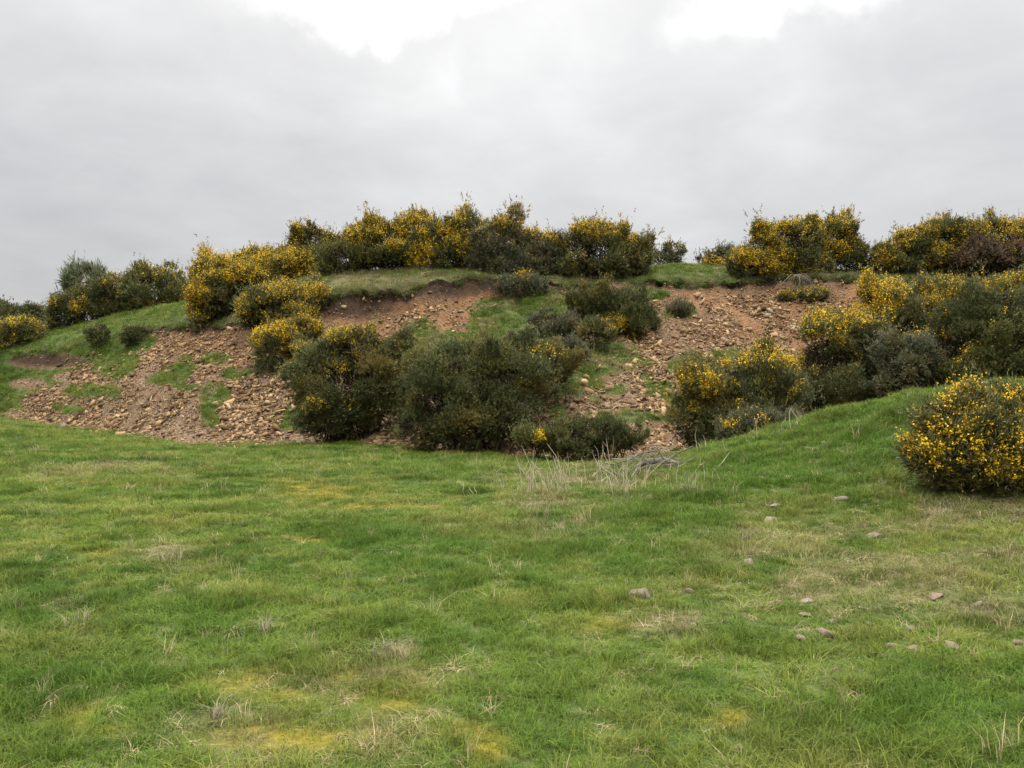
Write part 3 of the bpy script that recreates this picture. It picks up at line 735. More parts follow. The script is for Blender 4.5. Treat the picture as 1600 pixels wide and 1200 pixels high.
B('gorse_bush', 'olive brown gorse with sparse blossom at the right end of the highest thicket', 'bush', [(785, 392, 46, 46), (825, 398, 34, 42), (760, 405, 34, 38), (800, 425, 52, 24)], 34.8, tone='dull', bloom=.22, spots_=[(790, 350, 22, 8), (830, 362, 16, 8)], group=G_SKY)
B('gorse_bush', 'narrow gorse with yellow top filling the dip beside the rounded skyline bush', 'bush', [(858, 402, 22, 36), (845, 425, 26, 22), (868, 390, 14, 22)], 34.5, tone='dull', bloom=.3, spots_=[(860, 378, 16, 8)], group=G_SKY)
B('gorse_bush', 'rounded lone gorse with yellow flecked crown right of the highest thicket', 'bush', [(935, 395, 52, 44), (905, 400, 30, 44), (980, 405, 32, 32), (940, 425, 56, 22), (1000, 400, 14, 18)], 34.0, tone='olive', bloom=.3, spots_=[(905, 358, 28, 10), (945, 356, 30, 8), (895, 385, 14, 8), (925, 405, 10, 8)], group=G_SKY)
# --- yellow ones on the left face
B('gorse_bush', 'gorse with a bright yellow crown leaning over the left scree', 'bush', [(440, 480, 62, 38), (400, 490, 26, 30), (490, 480, 28, 32), (455, 510, 50, 24)], 33, bloom=.3, spots_=[(440, 452, 52, 18), (395, 485, 22, 22), (490, 455, 26, 12), (385, 495, 10, 14), (490, 485, 10, 20)], tone='olive', group=G_BANK)
B('gorse_bush', 'small gorse with yellow top standing on the scree below the bright crowned one', 'bush', [(428, 545, 30, 40), (455, 530, 28, 26), (480, 518, 20, 20), (490, 545, 26, 24)], 29.3, (425, 588), bloom=.2, spots_=[(440, 522, 28, 12), (484, 510, 16, 12), (465, 548, 26, 10), (408, 525, 12, 16)], tone='olive', group=G_BANK)
B('gorse_bush', 'tall dark gorse with a spire at the right, just left of the widest dark bush', 'bush', [(540, 610, 70, 70), (585, 596, 54, 56), (520, 645, 52, 42), (560, 545, 50, 36), (525, 560, 36, 34), (628, 550, 20, 34), (580, 632, 46, 40), (515, 668, 44, 28), (545, 665, 36, 26)], None, (550, 690), tone='olive', bloom=.12, kfl=.6, ragged=.7, spots_=[(535, 525, 26, 12), (565, 520, 24, 8), (530, 585, 12, 10), (495, 635, 16, 8)], group=G_BANK)
B('gorse_bush', 'widest dark green gorse bush in front of the middle of the bank', 'bush', [(700, 635, 76, 68), (760, 625, 86, 66, .4), (810, 610, 62, 50, 1.2), (740, 575, 90, 44, 1.2), (685, 590, 44, 38), (845, 575, 58, 42, 3.2), (790, 560, 60, 30, 2.5), (660, 665, 44, 40), (720, 668, 60, 38, -.3), (790, 655, 50, 40, -.3)], None, (720, 707), tone='dark', kfl=.35, spots_=[(850, 552, 30, 8), (822, 608, 10, 8)], group=G_BANK)
B('gorse_shrub', 'twiggy shrub with one yellow tuft just under the turf edge', 'shrub', [(812, 447, 24, 14), (838, 452, 18, 13), (788, 456, 14, 11)], 32.6, tone='dull', spots_=[(815, 430, 16, 7)], twig_out=4, dens=.6, group=G_BANK)
B('gorse_bush', 'dark grey green gorse halfway up the middle of the bank', 'bush', [(925, 487, 40, 36), (985, 500, 44, 46), (955, 480, 40, 30), (960, 510, 40, 34), (915, 510, 26, 24)], 28.5, (970, 545), tone='dark', up=.8, spots_=[(966, 510, 10, 8), (985, 530, 14, 7)], group=G_BANK)
B('gorse_shrub', 'small grey green shrub at the left foot of the dark halfway gorse', 'shrub', [(862, 512, 24, 20), (885, 515, 20, 18)], 27.3, tone='dull', up=.7, group=G_BANK)
B('gorse_shrub', 'small rounded olive shrub in front of the dark halfway gorse', 'shrub', [(931, 527, 25, 25)], 26.6, tone='olive', bloom=.12, group=G_BANK)
B('gorse_shrub', 'small shrub with dry tips above the right shoulder of the widest dark bush', 'shrub', [(888, 548, 22, 20), (905, 556, 14, 12)], 25, tone='dull', group=G_BANK)
B('gorse_bush', 'low spreading dark gorse at the foot of the scree behind the dead stalks', 'bush', [(868, 685, 50, 27), (930, 680, 46, 24), (965, 685, 40, 22), (840, 690, 24, 20), (905, 700, 60, 18)], 18.0, tone='dark', up=.6, spots_=[(845, 685, 6, 5)], group=G_BANK)
B('grass_tussock', 'small brown green tussock alone at the top of the red slope', 'tussock', [(1062, 487, 17, 9), (1052, 490, 10, 6)], None, (1062, 494), tone='dull', up=1.0, group=G_BANK)
# --- skyline right
B('gorse_shrub', 'small knobbly gorse alone on the skyline grass right of the rounded bush', 'shrub', [(1036, 407, 16, 10), (1054, 392, 11, 9), (1030, 400, 9, 8), (1050, 408, 14, 8)], 38.5, tone='dull', bloom=.2, spots_=[(1056, 386, 10, 5)], twig_out=3, dens=.8, group=G_SKY)
B('gorse_shrub', 'thin bare twiggy shrub on the skyline grass between two gorse', 'shrub', [(1102, 410, 11, 8)], 38.5, tone='brown', twig_out=6, dens=.35, group=G_SKY)
B('gorse_shrub', 'sparse gorse with bare twigs at the left foot of the great yellow skyline bush', 'shrub', [(1125, 404, 18, 15), (1148, 405, 14, 14), (1122, 418, 24, 12)], 37.5, tone='dull', bloom=.25, spots_=[(1122, 415, 18, 8)], twig_out=6, group=G_SKY)
B('gorse_bush', 'great yellow gorse overhanging the top of the red slope', 'bush', [(1228, 388, 50, 46), (1190, 398, 36, 38), (1225, 415, 50, 26), (1170, 415, 24, 22), (1255, 375, 30, 30), (1160, 420, 20, 16), (1215, 428, 40, 16), (1270, 418, 30, 16)], 33.5, bloom=.38, spots_=[(1200, 375, 30, 24), (1180, 400, 26, 20), (1230, 350, 22, 10), (1215, 415, 30, 18), (1260, 360, 20, 12)], group=G_SKY)
B('gorse_bush', 'yellow gorse joined to the right flank of the great yellow one', 'bush', [(1300, 382, 34, 34), (1275, 395, 26, 30), (1320, 390, 24, 28), (1300, 360, 16, 14)], 34.2, bloom=.38, spots_=[(1295, 395, 34, 14), (1320, 375, 18, 10), (1282, 400, 24, 12)], group=G_SKY)
B('gorse_bush', 'dark gorse with a small yellow cap in the skyline gap', 'bush', [(1345, 408, 22, 22), (1330, 415, 20, 18)], 33.8, tone='dark', spots_=[(1350, 388, 18, 6)], group=G_SKY)
B('gorse_bush', 'mid sized gorse with yellow left flank right of the skyline gap', 'bush', [(1400, 400, 32, 28), (1430, 390, 30, 36), (1385, 412, 22, 18), (1415, 415, 40, 16)], 33.0, tone='olive', bloom=.2, spots_=[(1385, 405, 18, 14), (1428, 364, 16, 10), (1400, 388, 20, 8)], group=G_SKY)
B('gorse_bush', 'tall gorse with a dense yellow left side on the right skyline', 'bush', [(1475, 390, 38, 38), (1510, 385, 36, 38), (1465, 405, 26, 24), (1490, 415, 40, 18)], 32.6, tone='olive', bloom=.28, spots_=[(1462, 400, 24, 24), (1490, 370, 34, 14), (1530, 365, 24, 12)], group=G_SKY)
B('gorse_bush', 'yellow topped gorse at the right edge of the skyline', 'bush', [(1570, 380, 40, 36), (1610, 385, 44, 42), (1650, 390, 40, 36), (1545, 368, 24, 20), (1600, 415, 60, 24)], 32.6, bloom=.4, spots_=[(1590, 365, 40, 16), (1560, 358, 30, 10), (1560, 415, 12, 14)], group=G_SKY)
B('dead_gorse_bush', 'dead purple brown gorse below the yellow bushes at the right skyline', 'bush', [(1540, 405, 48, 26), (1505, 412, 30, 20), (1590, 410, 40, 24)], 31.8, tone='brown', up=.2, group=G_SKY)
B('gorse_shrub', 'low yellow green gorse mat under the hanging roots', 'shrub', [(1250, 466, 28, 5), (1272, 463, 18, 6), (1230, 466, 14, 5)], 31.3, tone='olive', bloom=.35, dens=.7, group=G_BANK)
# --- right middle thicket
B('gorse_bush', 'gorse with yellow streaked upright shoots in front of the red slope', 'bush', [(1310, 570, 60, 72), (1280, 590, 44, 56), (1345, 545, 46, 50), (1360, 590, 50, 52), (1270, 620, 40, 36), (1330, 620, 60, 34)], 19.6, tone='olive', up=.9, leaf=1.3, bloom=.22, spots_=[(1290, 530, 30, 16), (1265, 565, 22, 12), (1340, 500, 30, 16), (1300, 510, 30, 10), (1345, 540, 12, 16), (1268, 585, 16, 8)], group=G_BANK)
B('gorse_bush', 'gorse with two tall yellow plumes behind the streaked bush at the right', 'bush', [(1375, 480, 30, 34), (1395, 500, 36, 40), (1365, 510, 30, 32), (1410, 470, 20, 20)], 21.0, tone='olive', up=.7, bloom=.38, spots_=[(1378, 468, 26, 22), (1395, 455, 14, 12), (1360, 490, 18, 12)], group=G_BANK)
B('gorse_bush', 'yellow crowned gorse behind the great dark bush at the right', 'bush', [(1450, 480, 44, 36), (1480, 470, 40, 30), (1430, 500, 34, 36)], 22.0, tone='olive', bloom=.35, spots_=[(1445, 460, 36, 16), (1462, 452, 28, 10), (1475, 460, 24, 10)], group=G_BANK)
B('gorse_bush', 'great dark green gorse behind the near flowering bush', 'bush', [(1520, 535, 76, 72), (1570, 540, 60, 70), (1480, 560, 54, 60), (1545, 490, 56, 40), (1620, 550, 50, 64), (1500, 600, 60, 40)], 18.2, tone='dark', up=.5, bloom=.05, spots_=[(1455, 508, 16, 9), (1450, 515, 20, 8)], group=G_BANK)
B('gorse_bush', 'gorse flecked with yellow at the right edge of the frame above the great dark bush', 'bush', [(1590, 470, 50, 34), (1545, 460, 40, 26), (1640, 480, 50, 40)], 24.5, tone='olive', bloom=.3, spots_=[(1590, 450, 40, 14), (1530, 452, 26, 10)], group=G_BANK)
B('dead_gorse_bush', 'brown dying gorse between the streaked bush and the great dark one', 'bush', [(1415, 575, 36, 34), (1430, 555, 30, 26), (1400, 600, 30, 24)], 18.0, tone='dull', up=.2, bloom=0, group=G_BANK)
B('gorse_bush', 'olive gorse with streaky yellow shoots beside the lower scree at right', 'bush', [(1120, 610, 54, 46), (1180, 605, 56, 54), (1215, 630, 40, 50), (1100, 600, 34, 36), (1160, 650, 60, 36), (1105, 650, 44, 40), (1205, 665, 40, 34), (1085, 662, 38, 38), (1125, 690, 56, 30)], 17.8, tone='olive', up=.9, leaf=1.4, bloom=.12, spots_=[(1075, 598, 14, 10), (1110, 608, 16, 24), (1150, 570, 30, 10), (1115, 630, 14, 10), (1095, 640, 12, 8), (1190, 560, 26, 8)], dens=.9, group=G_BANK)
B('gorse_bush', 'low gorse with a yellow tuft just behind the crest of the grassy mound', 'bush', [(1185, 670, 42, 24), (1150, 678, 30, 18), (1215, 675, 24, 18)], 16.6, tone='dull', up=.4, kfl=.6, spots_=[(1178, 655, 18, 9), (1145, 668, 12, 6)], group=G_BANK)
B('gorse_bush', 'nearest gorse bush heavy with golden blossom at the right edge', 'bush', [(1530, 702, 90, 74), (1495, 672, 56, 54), (1590, 712, 90, 72), (1480, 718, 60, 44), (1550, 747, 90, 40), (1650, 705, 80, 74), (1600, 650, 60, 30)], 8.6, tone='olive', up=.45, bloom=.32, spots_=[(1560, 705, 60, 30), (1500, 690, 46, 26), (1490, 640, 40, 20), (1590, 660, 30, 16), (1580, 730, 50, 20), (1460, 715, 30, 14), (1440, 715, 16, 10)], dens=1.0, clump=.2, kfl=.62, topb=.2, group='gorse bushes near the camera')

# ------------------------------------------------------------------ rocks
def rock_proto(seed, flat):
    r = random.Random(seed)
    bm = bmesh.new()
    wy, sh = r.uniform(.45, .85), r.uniform(-.5, .5)
    tri = r.random() < .5               # wedge or broken slab
    top = [(r.uniform(-.5, -.2), r.uniform(-.5, .1)), (r.uniform(.1, .5), r.uniform(-.5, -.1)), (r.uniform(-.1, .5), r.uniform(.1, .5))] + ([] if tri else [(r.uniform(-.5, -.1), r.uniform(.1, .5))])
    for (px_, py_) in top:
        bm.verts.new((px_ + sh * .2, py_ * wy, flat * r.uniform(.25, .55)))
        k = r.uniform(.8, 1.25)
        bm.verts.new((px_ * k - sh * .2, py_ * wy * k, -flat * r.uniform(.3, .55)))
    res = bmesh.ops.convex_hull(bm, input=bm.verts)
    bmesh.ops.delete(bm, geom=[v for v in bm.verts if not v.link_faces], context='VERTS')
    bmesh.ops.triangulate(bm, faces=bm.faces)
    bm.verts.index_update()
    Vv = np.array([v.co[:] for v in bm.verts]); Ff = np.array([[v.index for v in f.verts] for f in bm.faces])
    bm.free()
    return Vv, Ff
RP = [rock_proto(100 + i, (.34, .5, .7, .26)[i % 4]) for i in range(16)]
def bank_rocks(n, Y0, Y1, U0, U1):
    Yv = Y0 + (Y1 - Y0) * rng.random(n); x = Yv * (U0 + (U1 - U0) * rng.random(n))
    z, s = hs(x, Yv); k = ground_kind(x, Yv, z, s); px, py = k['px'], k['py']
    d = np.zeros(n)
    inb = (s > 3.93) & (s < 6.7)
    cl = fbm(x * .9, Yv * .9, 0, 3, 101)
    low = spots(px, py, [(110, 645, 130, 42), (250, 660, 110, 45), (220, 600, 110, 60), (400, 640, 95, 60), (600, 685, 60, 28), (800, 690, 70, 34), (900, 650, 70, 40), (1000, 640, 110, 80), (1080, 660, 70, 50), (30, 650, 60, 18)], .4)
    mid = spots(px, py, [(330, 550, 130, 60), (1000, 590, 130, 60), (1130, 530, 160, 60), (690, 500, 90, 36), (1250, 490, 150, 40)], .4)
    cl = .5 * cl + .5 * fbm(x * 1.7 + Yv * .15, Yv * .3, 0, 2, 103)      # runs of stones and runs of fines down the slope
    d = np.maximum(low * (.08 + 1.25 * sstep(.38, .60, cl)), mid * .75 * (.15 + 1.5 * sstep(.35, .65, cl))); d = np.maximum(d, .12)
    d = d * inb * (1 - .85 * np.clip(k['turf'], 0, 1))
    keep = rng.random(n) < d
    x, Yv, z, s, low, px, py = [a[keep] for a in (x, Yv, z, s, low, px, py)]
    m = len(x)
    size = np.exp(rng.normal(0, .58, m)) * (.050 + .026 * low)
    big = rng.random(m) < .06 + .08 * (1 - low); size = np.where(big, size * 2.1, size)
    size = np.clip(size, .035, .40)
    return np.stack([x, Yv, z], -1), size, low, px, py
RPOS, RSZ, RLOW, RPX, RPY = bank_rocks(330000, 17, 43, -.72, .5)
nr = len(RPOS)
RPOS[:, 2] += RSZ * .08
# tilt with the slope, then tumble
e = .15
gx = (H(RPOS[:, 0] + e, RPOS[:, 1]) - H(RPOS[:, 0] - e, RPOS[:, 1])) / (2 * e)
gy = (H(RPOS[:, 0], RPOS[:, 1] + e) - H(RPOS[:, 0], RPOS[:, 1] - e)) / (2 * e)
RROT = np.stack([np.arctan(np.clip(gy, -1.2, 1.2)) * .8 + rng.normal(0, .35, nr), -np.arctan(np.clip(gx, -1, 1)) * .8 + rng.normal(0, .35, nr), np.zeros(nr)], -1)
RYAW = rng.random(nr) * 6.283
RIDX = rng.integers(0, len(RP), nr)
# final euler = tilt * yaw
REUL = np.array([(Euler(a, 'XYZ').to_matrix() @ Matrix.Rotation(y, 3, 'Z')).to_euler('XYZ')[:] for a, y in zip(RROT, RYAW)])
hid = np.zeros(nr, bool)
for (cx, cy, rx, ry, Yl) in BUSH_LOBES:
    hid |= ((((RPX - cx) / rx) ** 2 + ((RPY - cy) / ry) ** 2) < 1.05) & (RPOS[:, 1] > Yl - 1)
score = np.where(hid | (RPX < 5) | (RPX > 1400), 0, RSZ / RPOS[:, 1])
order = np.argsort(-score)
solo = order[:270]; rest = np.setdiff1d(np.arange(nr), solo)
o = scatter('scree_rubble', [(v, [f]) for v, f in RP], RPOS[rest], REUL[rest], RSZ[rest][:, None] * np.array([[1.1, 1.1, .8]]), RIDX[rest], np.ones((len(rest), 3)), M_ROCK)
tag(o, 'loose tan and brown rubble spread over the quarry bank', 'rubble', kind='stuff')
RMESH = [mesh_np('rock', v, [f], M_ROCK) for v, f in RP]
def rock_label(px, py):
    if px < 330: return 'angular tan rock lying in the scree fan left of the yellow topped gorse', 'rocks in the left scree fan'
    if px < 500: return 'tan rock in the stone heap just left of the tall dark gorse', 'rocks in the heap left of the tall dark gorse'
    if px < 790 and py > 600: return 'brown rock at the bank foot beside the widest dark gorse', 'rocks at the foot of the dark gorse'
    if px < 830: return 'ochre rock on the bare earth under the overhanging turf', 'rocks under the overhanging turf'
    if py > 570: return 'tan rock in the lower right scree above the dead stalks', 'rocks in the lower right scree'
    return 'pale rock on the bare red brown slope below the skyline turf', 'rocks on the red brown slope'
for i in solo:
    o = link(bpy.data.objects.new('rock', RMESH[RIDX[i]]))
    o.location = RPOS[i]; o.rotation_euler = REUL[i]; o.scale = (RSZ[i] * 1.1, RSZ[i] * 1.1, RSZ[i] * .8)
    lb, gp = rock_label(RPX[i], RPY[i]); tag(o, lb, 'rock', gp)
# stones lying in the meadow
def field_proto(seed, flat):
    r = random.Random(seed)
    bm = bmesh.new()
    for i in range(15):
        v = Vector((r.gauss(0, 1), r.gauss(0, 1), r.gauss(0, 1))).normalized()
        v *= r.uniform(.8, 1.05)
        bm.verts.new((v.x * .5, v.y * .36, v.z * .5 * flat))
    bmesh.ops.convex_hull(bm, input=bm.verts)
    bmesh.ops.delete(bm, geom=[v for v in bm.verts if not v.link_faces], context='VERTS')
    bm.verts.index_update()
    Vv = np.array([v.co[:] for v in bm.verts]); Ff = np.array([[v.index for v in f.verts] for f in bm.faces])
    bm.free()
    return Vv, Ff
for i, (px, py, w, fl, lb) in enumerate(FSTONES):
    x, Y, z = ground_at(px, py + w * .12)
    v, f = field_proto(500 + i, fl * .75)
    sz = w / F * Y * 1.02
    o = link(bpy.data.objects.new('stone', mesh_np('stone', v, [f], M_FSTONE)))
    bmod = o.modifiers.new('worn_edges', 'BEVEL'); bmod.width = .05; bmod.segments = 2
    o.location = (x, Y, z + sz * fl * .02 + .006); o.scale = (sz, sz, sz); o.rotation_euler = (random.gauss(.1, .1), random.gauss(0, .12), random.gauss(0, .4))
    tag(o, lb, 'stone', 'stones lying in the meadow')
# loose stones at the very foot of the bank on the grass edge
for i in range(46):
    px = random.uniform(210, 820); py = np.interp(px, [210, 300, 480, 620, 820], [684, 702, 694, 708, 722]) + random.uniform(-2, 12)
    x, Y, z = ground_at(px, py)
    k = random.randrange(16); sz = random.uniform(.06, .22)
    o = link(bpy.data.objects.new('rock', RMESH[k])); o.location = (x, Y, z + sz * .1); o.scale = (sz,) * 3; o.rotation_euler = (random.gauss(0, .2), random.gauss(0, .2), random.uniform(0, 6.28))
    tag(o, 'loose rock fallen onto the grass edge at the bank foot', 'rock', 'rocks fallen onto the grass edge')

# ------------------------------------------------------------------ dead stalks, dry tufts, brushwood, hanging roots
def stalk(px, py, hpx, lean, label, group):
    x, Y, z = ground_at(px, py)
    h = hpx / F * Y * random.uniform(.75, 1.05); lean += random.gauss(0, .16)
    p = [np.array([0, 0, -.03])]
    for t in (.35, .7, 1.0):
        p.append(np.array([lean * h * t ** 1.4 + random.gauss(0, .022), random.gauss(0, .03), h * t]))
    V_, F_ = tubes([p], [np.array([.0062, .0056, .0045, .002]) * random.uniform(.7, 1.25)], 5)
    # withered side sprays near the tip
    d = nrm(np.array([p[-1] - p[-2]]))
    if random.random() < .4:
        q = p[2]; e2 = q + np.array([random.uniform(-.1, .1), random.uniform(-.05, .05), random.uniform(.05, .14)])
        W, G_ = tubes([[q, (q + e2) / 2 + np.array([0, 0, -.01]), e2]], [[.004, .003, .002]], 4)
        F_ = np.concatenate([F_, G_ + len(V_)]); V_ = np.concatenate([V_, W])
    o = link(bpy.data.objects.new('dead_stalk', mesh_np('dead_stalk', V_, [F_], M_STALK))); o.location = (x, Y, z)
    tag(o, label, 'dead stalk', group)
ST = [
 (815, 765, 60, -.1, 0), (833, 762, 66, -.05, 0), (841, 768, 70, -.25, 0), (860, 765, 40, .1, 0), (889, 758, 54, .02, 0), (884, 756, 62, -.2, 0), (878, 760, 36, .3, 0), (904, 756, 40, -.25, 0), (908, 764, 30, .25, 0), (826, 770, 34, .2, 0), (852, 772, 40, -.3, 0), (922, 750, 26, .5, 0), (786, 768, 44, -.05, 0), (870, 768, 30, -.1, 0),
 (951, 765, 50, -.22, 1), (960, 758, 68, -.04, 1), (973, 764, 50, .02, 1), (966, 770, 60, .12, 1), (979, 756, 52, .05, 1), (993, 770, 50, -.25, 1), (1001, 772, 40, .2, 1), (1010, 768, 46, -.1, 1), (1020, 765, 30, .3, 1), (940, 742, 46, 0, 1), (909, 714, 32, 0, 1), (937, 726, 40, -.05, 1), (982, 735, 30, .02, 1), (955, 730, 44, -.15, 1), (1046, 735, 40, .0, 1), (957, 724, 46, -.1, 1),
 (1058, 755, 46, -.2, 2), (1092, 748, 40, -.08, 2), (1100, 755, 40, .05, 2), (1112, 756, 62, .2, 2), (1122, 760, 36, .1, 2), (1075, 770, 34, .1, 2), (1133, 712, 32, .02, 2), (1090, 705, 34, -.1, 2),
 (728, 775, 22, -.4, 3), (735, 776, 18, -.3, 3), (742, 774, 16, .2, 3),
 (1228, 668, 32, .02, 4), (1240, 668, 44, .05, 4), (1236, 670, 34, .35, 4), (1246, 668, 30, .5, 4), (1222, 672, 26, -.1, 4), (1181, 690, 42, 0, 4),
]
SL = [('pale dead stalk in the left cluster in front of the low spreading gorse', 'dead stalks left of the middle cluster'),
      ('pale dead stalk in the cluster just left of the brushwood heap', 'dead stalks beside the brushwood heap'),
      ('pale dead stalk right of the brushwood heap at the mound foot', 'dead stalks at the mound foot'),
      ('short leaning dead stalk of the small group farthest left', 'short leaning dead stalks'),
      ('thin bare stalk at the mound crest against the dark bushes', 'bare stalks on the mound crest')]
for a in ST: stalk(a[0], a[1], a[2], a[3], *SL[a[4]])
for i in range(52):
    q = i % 2
    stalk(random.gauss((868, 972)[q], (34, 26)[q]), random.uniform(744, 778), random.uniform(18, 52), random.gauss(0, .35), *SL[q])

def dry_tuft(px, py, wpx, hpx, label, n=70):
    x, Y, z = ground_at(px, py)
    r = wpx / F * Y / 2; h = hpx / F * Y
    v, fl = tuft(n, r * .9, h * .2, h * .9, max(.003, Y / 796 * .22), .75, .6)
    o = link(bpy.data.objects.new('dry_grass_tuft', mesh_np('dry_grass_tuft', v, fl, M_STRAW))); o.location = (x, Y, z)
    tag(o, label, 'grass tuft', 'bleached grass tufts')
for a in [
 (268, 880, 40, 34, 'bleached fan shaped grass tuft left of the middle of the meadow'),
 (122, 980, 44, 44, 'bleached thin grass tuft in the left foreground meadow'),
 (65, 806, 60, 30, 'wide pale grass tuft near the left edge of the meadow'),
 (840, 812, 70, 46, 'leaning straw tuft at the left below the dead stalks'),
 (900, 835, 80, 34, 'wide greenish straw tuft below the leaning one'),
 (1168, 850, 30, 40, 'upright buff tuft left of the dry straw patch on the mound side'),
 (850, 768, 80, 24, 'low pale tuft at the base of the left dead stalks'),
 (985, 790, 60, 26, 'flattened pale tuft at the base of the stalks by the brushwood'),
 (875, 772, 60, 60, 'tall wispy straw clump amid the left dead stalks'),
 (965, 772, 70, 66, 'tall wispy straw clump just left of the brushwood heap'),
 (1068, 770, 50, 54, 'wispy straw clump between the brushwood heap and the mound'),
 (830, 776, 40, 50, 'narrow wispy straw clump at the left end of the dead stalks'),
 (1100, 768, 40, 26, 'thin whitish tuft at the foot of the mound stalks'),
 (1225, 678, 40, 18, 'withered tuft on the mound crest at the dark bush foot'),
 (600, 1025, 60, 40, 'scrappy straw tuft above the mossy patch in the foreground'),
 (1290, 880, 90, 30, 'broad matted straw tuft in the middle of the dry patch'),
 (1540, 960, 70, 26, 'withered brown tuft near the right edge of the meadow'),
 (1480, 800, 90, 30, 'straw tuft in the shade of the near gorse at its left side'),
 (1570, 812, 90, 30, 'straw tuft under the near gorse by the right frame edge'),
 (340, 1130, 30, 50, 'tall thin straw wisp at the bottom left of the meadow'),
 (415, 990, 24, 40, 'short straw wisp left of the middle foreground'),
 (705, 830, 30, 20, 'tiny pale tuft in the middle of the meadow'),
]: dry_tuft(*a)

# brushwood heap
x, Y, z = ground_at(1022, 738)
paths, rad = [], []
for i in range(95):
    a = random.gauss(0, .9) + (math.pi if random.random() < .5 else 0); L_ = random.uniform(.15, .6)
    c = np.array([random.gauss(0, .30), random.gauss(0, .18), 0]); c[2] = max(.02, .36 * math.exp(-(c[0] / .5) ** 2) * random.random() + .02)
    d = np.array([math.cos(a), math.sin(a) * .7, random.gauss(.05, .35) if i % 3 else random.uniform(.3, 1.1)])
    p0, p2 = c - d * L_ / 2, c + d * L_ / 2; p1 = c + np.array([0, 0, random.uniform(.0, .10)])
    r0 = random.choice((.003, .004, .006, .011))
    paths.append([p0, p1, p2]); rad.append([r0, r0 * .8, r0 * .4])
hp = link(bpy.data.objects.new('brushwood_heap', None)); hp.location = (x, Y, z)
tag(hp, 'heap of bleached dead branches with a grey log beside the dead stalks', 'brushwood')
V_, F_ = tubes(paths, rad, 4)
o = link(bpy.data.objects.new('twigs', mesh_np('twigs', V_, [F_], M_BRUSH))); o.parent = hp
V_, F_ = tubes([[(-.30, .10, .06), (-.1, .12, .16), (.2, .12, .18), (.48, .1, .10)]], [[.03, .05, .055, .03]], 8)
o = link(bpy.data.objects.new('log', mesh_np('log', V_, [F_], M_BRUSH, True))); o.parent = hp

# exposed roots hanging at the lip under the great yellow gorse
Yr = 31.6; xr = (1243 - 800) / F * Yr; zr = EYE + (600 - 429) / F * Yr
paths, rad = [], []
for i in range(15):
    ex = random.uniform(-.75, .75); ez = -random.uniform(.55, 1.0); ey = -random.uniform(.25, .7)
    paths.append([(random.gauss(0, .12), .1, 0), (ex * .3 + random.gauss(0, .05), ey * .6, ez * .12 + random.gauss(0, .05)), (ex * .75 + random.gauss(0, .06), ey * .95, ez * .5), (ex, ey, ez)])
    r0 = random.uniform(.010, .026); rad.append([r0, r0 * .85, r0 * .6, r0 * .25])
V_, F_ = tubes(paths, rad, 5)
o = link(bpy.data.objects.new('exposed_roots', mesh_np('exposed_roots', V_, [F_], M_ROOT))); o.location = (xr, Yr, zr)
tag(o, 'pale bare roots hanging from the turf edge under the great yellow gorse', 'roots')

# ------------------------------------------------------------------ sky, sun, camera
SUN_EL, SUN_AZ = math.radians(52), math.radians(-8)          # behind the cloud, ahead of the camera and slightly left
w = bpy.data.worlds.new('World'); S.world = w; w.use_nodes = True
nt = w.node_tree; nt.nodes.clear(); L = nt.links
tc = node(nt, 'ShaderNodeTexCoord').outputs['Generated']
sky = node(nt, 'ShaderNodeTexSky', sky_type='NISHITA', sun_disc=False, sun_elevation=SUN_EL, sun_rotation=SUN_AZ, altitude=120, air_density=1, dust_density=3)
bg1 = node(nt, 'ShaderNodeBackground', inp={'Strength': .08}); L.new(sky.outputs[0], bg1.inputs['Color'])
sx = node(nt, 'ShaderNodeSeparateXYZ'); L.new(tc, sx.inputs[0])
# overcast dome: brightens towards the zenith
dome = ramp(nt, sx.outputs['Z'], [(0, (.43, .43, .432)), (.12, (.48, .48, .483)), (.28, (.56, .56, .56)), (.44, (.60, .60, .60)), (.60, (2.6, 2.55, 2.45)), (.8, (4.6, 4.5, 4.35)), (1, (5.4, 5.3, 5.1))])
# cloud deck seen in perspective
zo = node(nt, 'ShaderNodeMath', operation='ADD', inp={1: .22}); L.new(sx.outputs['Z'], zo.inputs[0])
dv = node(nt, 'ShaderNodeVectorMath', operation='DIVIDE'); L.new(tc, dv.inputs[0])
cz = node(nt, 'ShaderNodeCombineXYZ'); 
for i in range(3): L.new(zo.outputs[0], cz.inputs[i])
L.new(cz.outputs[0], dv.inputs[1])
n1 = noise(nt, 1.15, 5, .5, dv.outputs[0], .4); n2 = noise(nt, 3.2, 5, .55, dv.outputs[0], .3)
cl = mixc(nt, 1.0, dome, ramp(nt, n1, [(.3, (.91, .91, .916)), (.5, (.99, .99, .992)), (.7, (1.06, 1.06, 1.056))]), 'MULTIPLY')
cl = mixc(nt, 1.0, cl, ramp(nt, n2, [(.3, (.92, .92, .925)), (.7, (1.07, 1.07, 1.065))]), 'MULTIPLY')
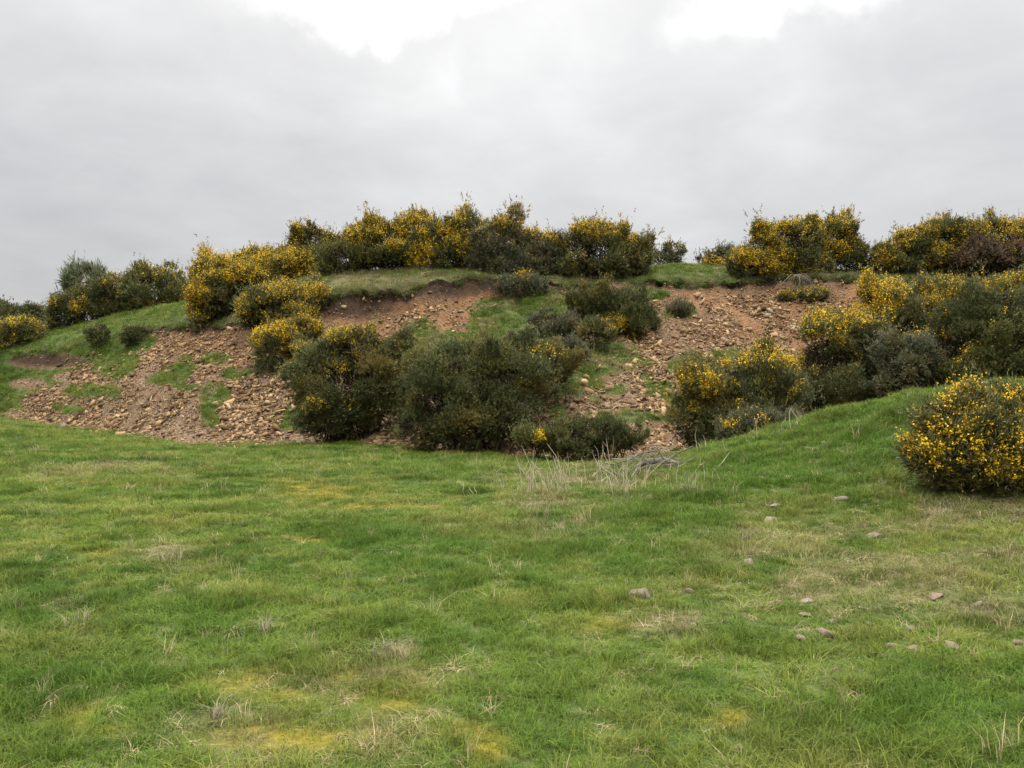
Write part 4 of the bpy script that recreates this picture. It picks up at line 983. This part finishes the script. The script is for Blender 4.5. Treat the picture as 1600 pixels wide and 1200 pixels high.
# thin places in the deck where it glows white
nd = node(nt, 'ShaderNodeVectorMath', operation='MULTIPLY_ADD', inp={1: (.20, .20, .20)}); 
nz = node(nt, 'ShaderNodeTexNoise', inp={'Scale': 7.0, 'Detail': 5.0, 'Roughness': .6}); L.new(tc, nz.inputs['Vector'])
sb = node(nt, 'ShaderNodeVectorMath', operation='SUBTRACT', inp={1: (.5, .5, .5)}); L.new(nz.outputs['Color'], sb.inputs[0])
L.new(sb.outputs[0], nd.inputs[0]); L.new(tc, nd.inputs[2])
def gap(px, py, rx, ry, soft=.55, colour=(1.0, .995, .985), thick=False):
    global cl
    d = Vector(((px - 800) / F, 1, (600 - py) / F)).normalized()
    s_ = node(nt, 'ShaderNodeVectorMath', operation='SUBTRACT', inp={1: d}); L.new(nd.outputs[0], s_.inputs[0])
    m_ = node(nt, 'ShaderNodeVectorMath', operation='MULTIPLY', inp={1: (F / rx, 2.0, F / ry)}); L.new(s_.outputs[0], m_.inputs[0])
    l_ = node(nt, 'ShaderNodeVectorMath', operation='LENGTH'); L.new(m_.outputs[0], l_.inputs[0])
    f_ = ramp(nt, l_.outputs['Value'], [(max(0, 1 - soft), (1, 1, 1)), (1.0, (0, 0, 0))], 'EASE')
    cl = mixc(nt, f_, cl, colour, 'MULTIPLY' if thick else 'MIX')
gap(570, -40, 250, 60, .98); gap(730, -30, 110, 74, .98); gap(1200, -20, 172, 76, .98); gap(690, 112, 70, 46, 1.0, (.66, .66, .66))
gap(150, 330, 620, 330, 1.0, (.83, .83, .84), True); gap(1480, 230, 420, 260, 1.0, (.95, .95, .955), True); gap(850, 200, 420, 240, 1.0, (1.1, 1.1, 1.1), True)
bg2 = node(nt, 'ShaderNodeBackground', inp={'Strength': 1.0}); L.new(cl, bg2.inputs['Color'])
ad = node(nt, 'ShaderNodeMixShader', inp={0: .93}); L.new(bg1.outputs[0], ad.inputs[1]); L.new(bg2.outputs[0], ad.inputs[2])   # cloud cover
wo = node(nt, 'ShaderNodeOutputWorld'); L.new(ad.outputs[0], wo.inputs['Surface'])

sl = bpy.data.lights.new('sun', 'SUN'); sl.energy = 1.2; sl.angle = math.radians(25); sl.color = (1, .96, .9)
so = link(bpy.data.objects.new('sun', sl))
dirv = Vector((math.sin(SUN_AZ) * math.cos(SUN_EL), math.cos(SUN_AZ) * math.cos(SUN_EL), math.sin(SUN_EL)))
so.rotation_euler = dirv.to_track_quat('Z', 'Y').to_euler(); so.location = dirv * 60

cam = bpy.data.cameras.new('camera'); cam.sensor_width = 36; cam.lens = 36 * F / 1600
cam.clip_end = 3000; cam.clip_start = .05
co = link(bpy.data.objects.new('camera', cam)); co.location = (0, 0, EYE); co.rotation_euler = (math.radians(90), 0, 0)
S.camera = co
S.view_settings.view_transform = 'Standard'; S.view_settings.look = 'None'; S.view_settings.exposure = .5; S.view_settings.gamma = 1
S.cycles.filter_width = 1.5
S.cycles.max_bounces = 6; S.cycles.diffuse_bounces = 3; S.cycles.transmission_bounces = 3
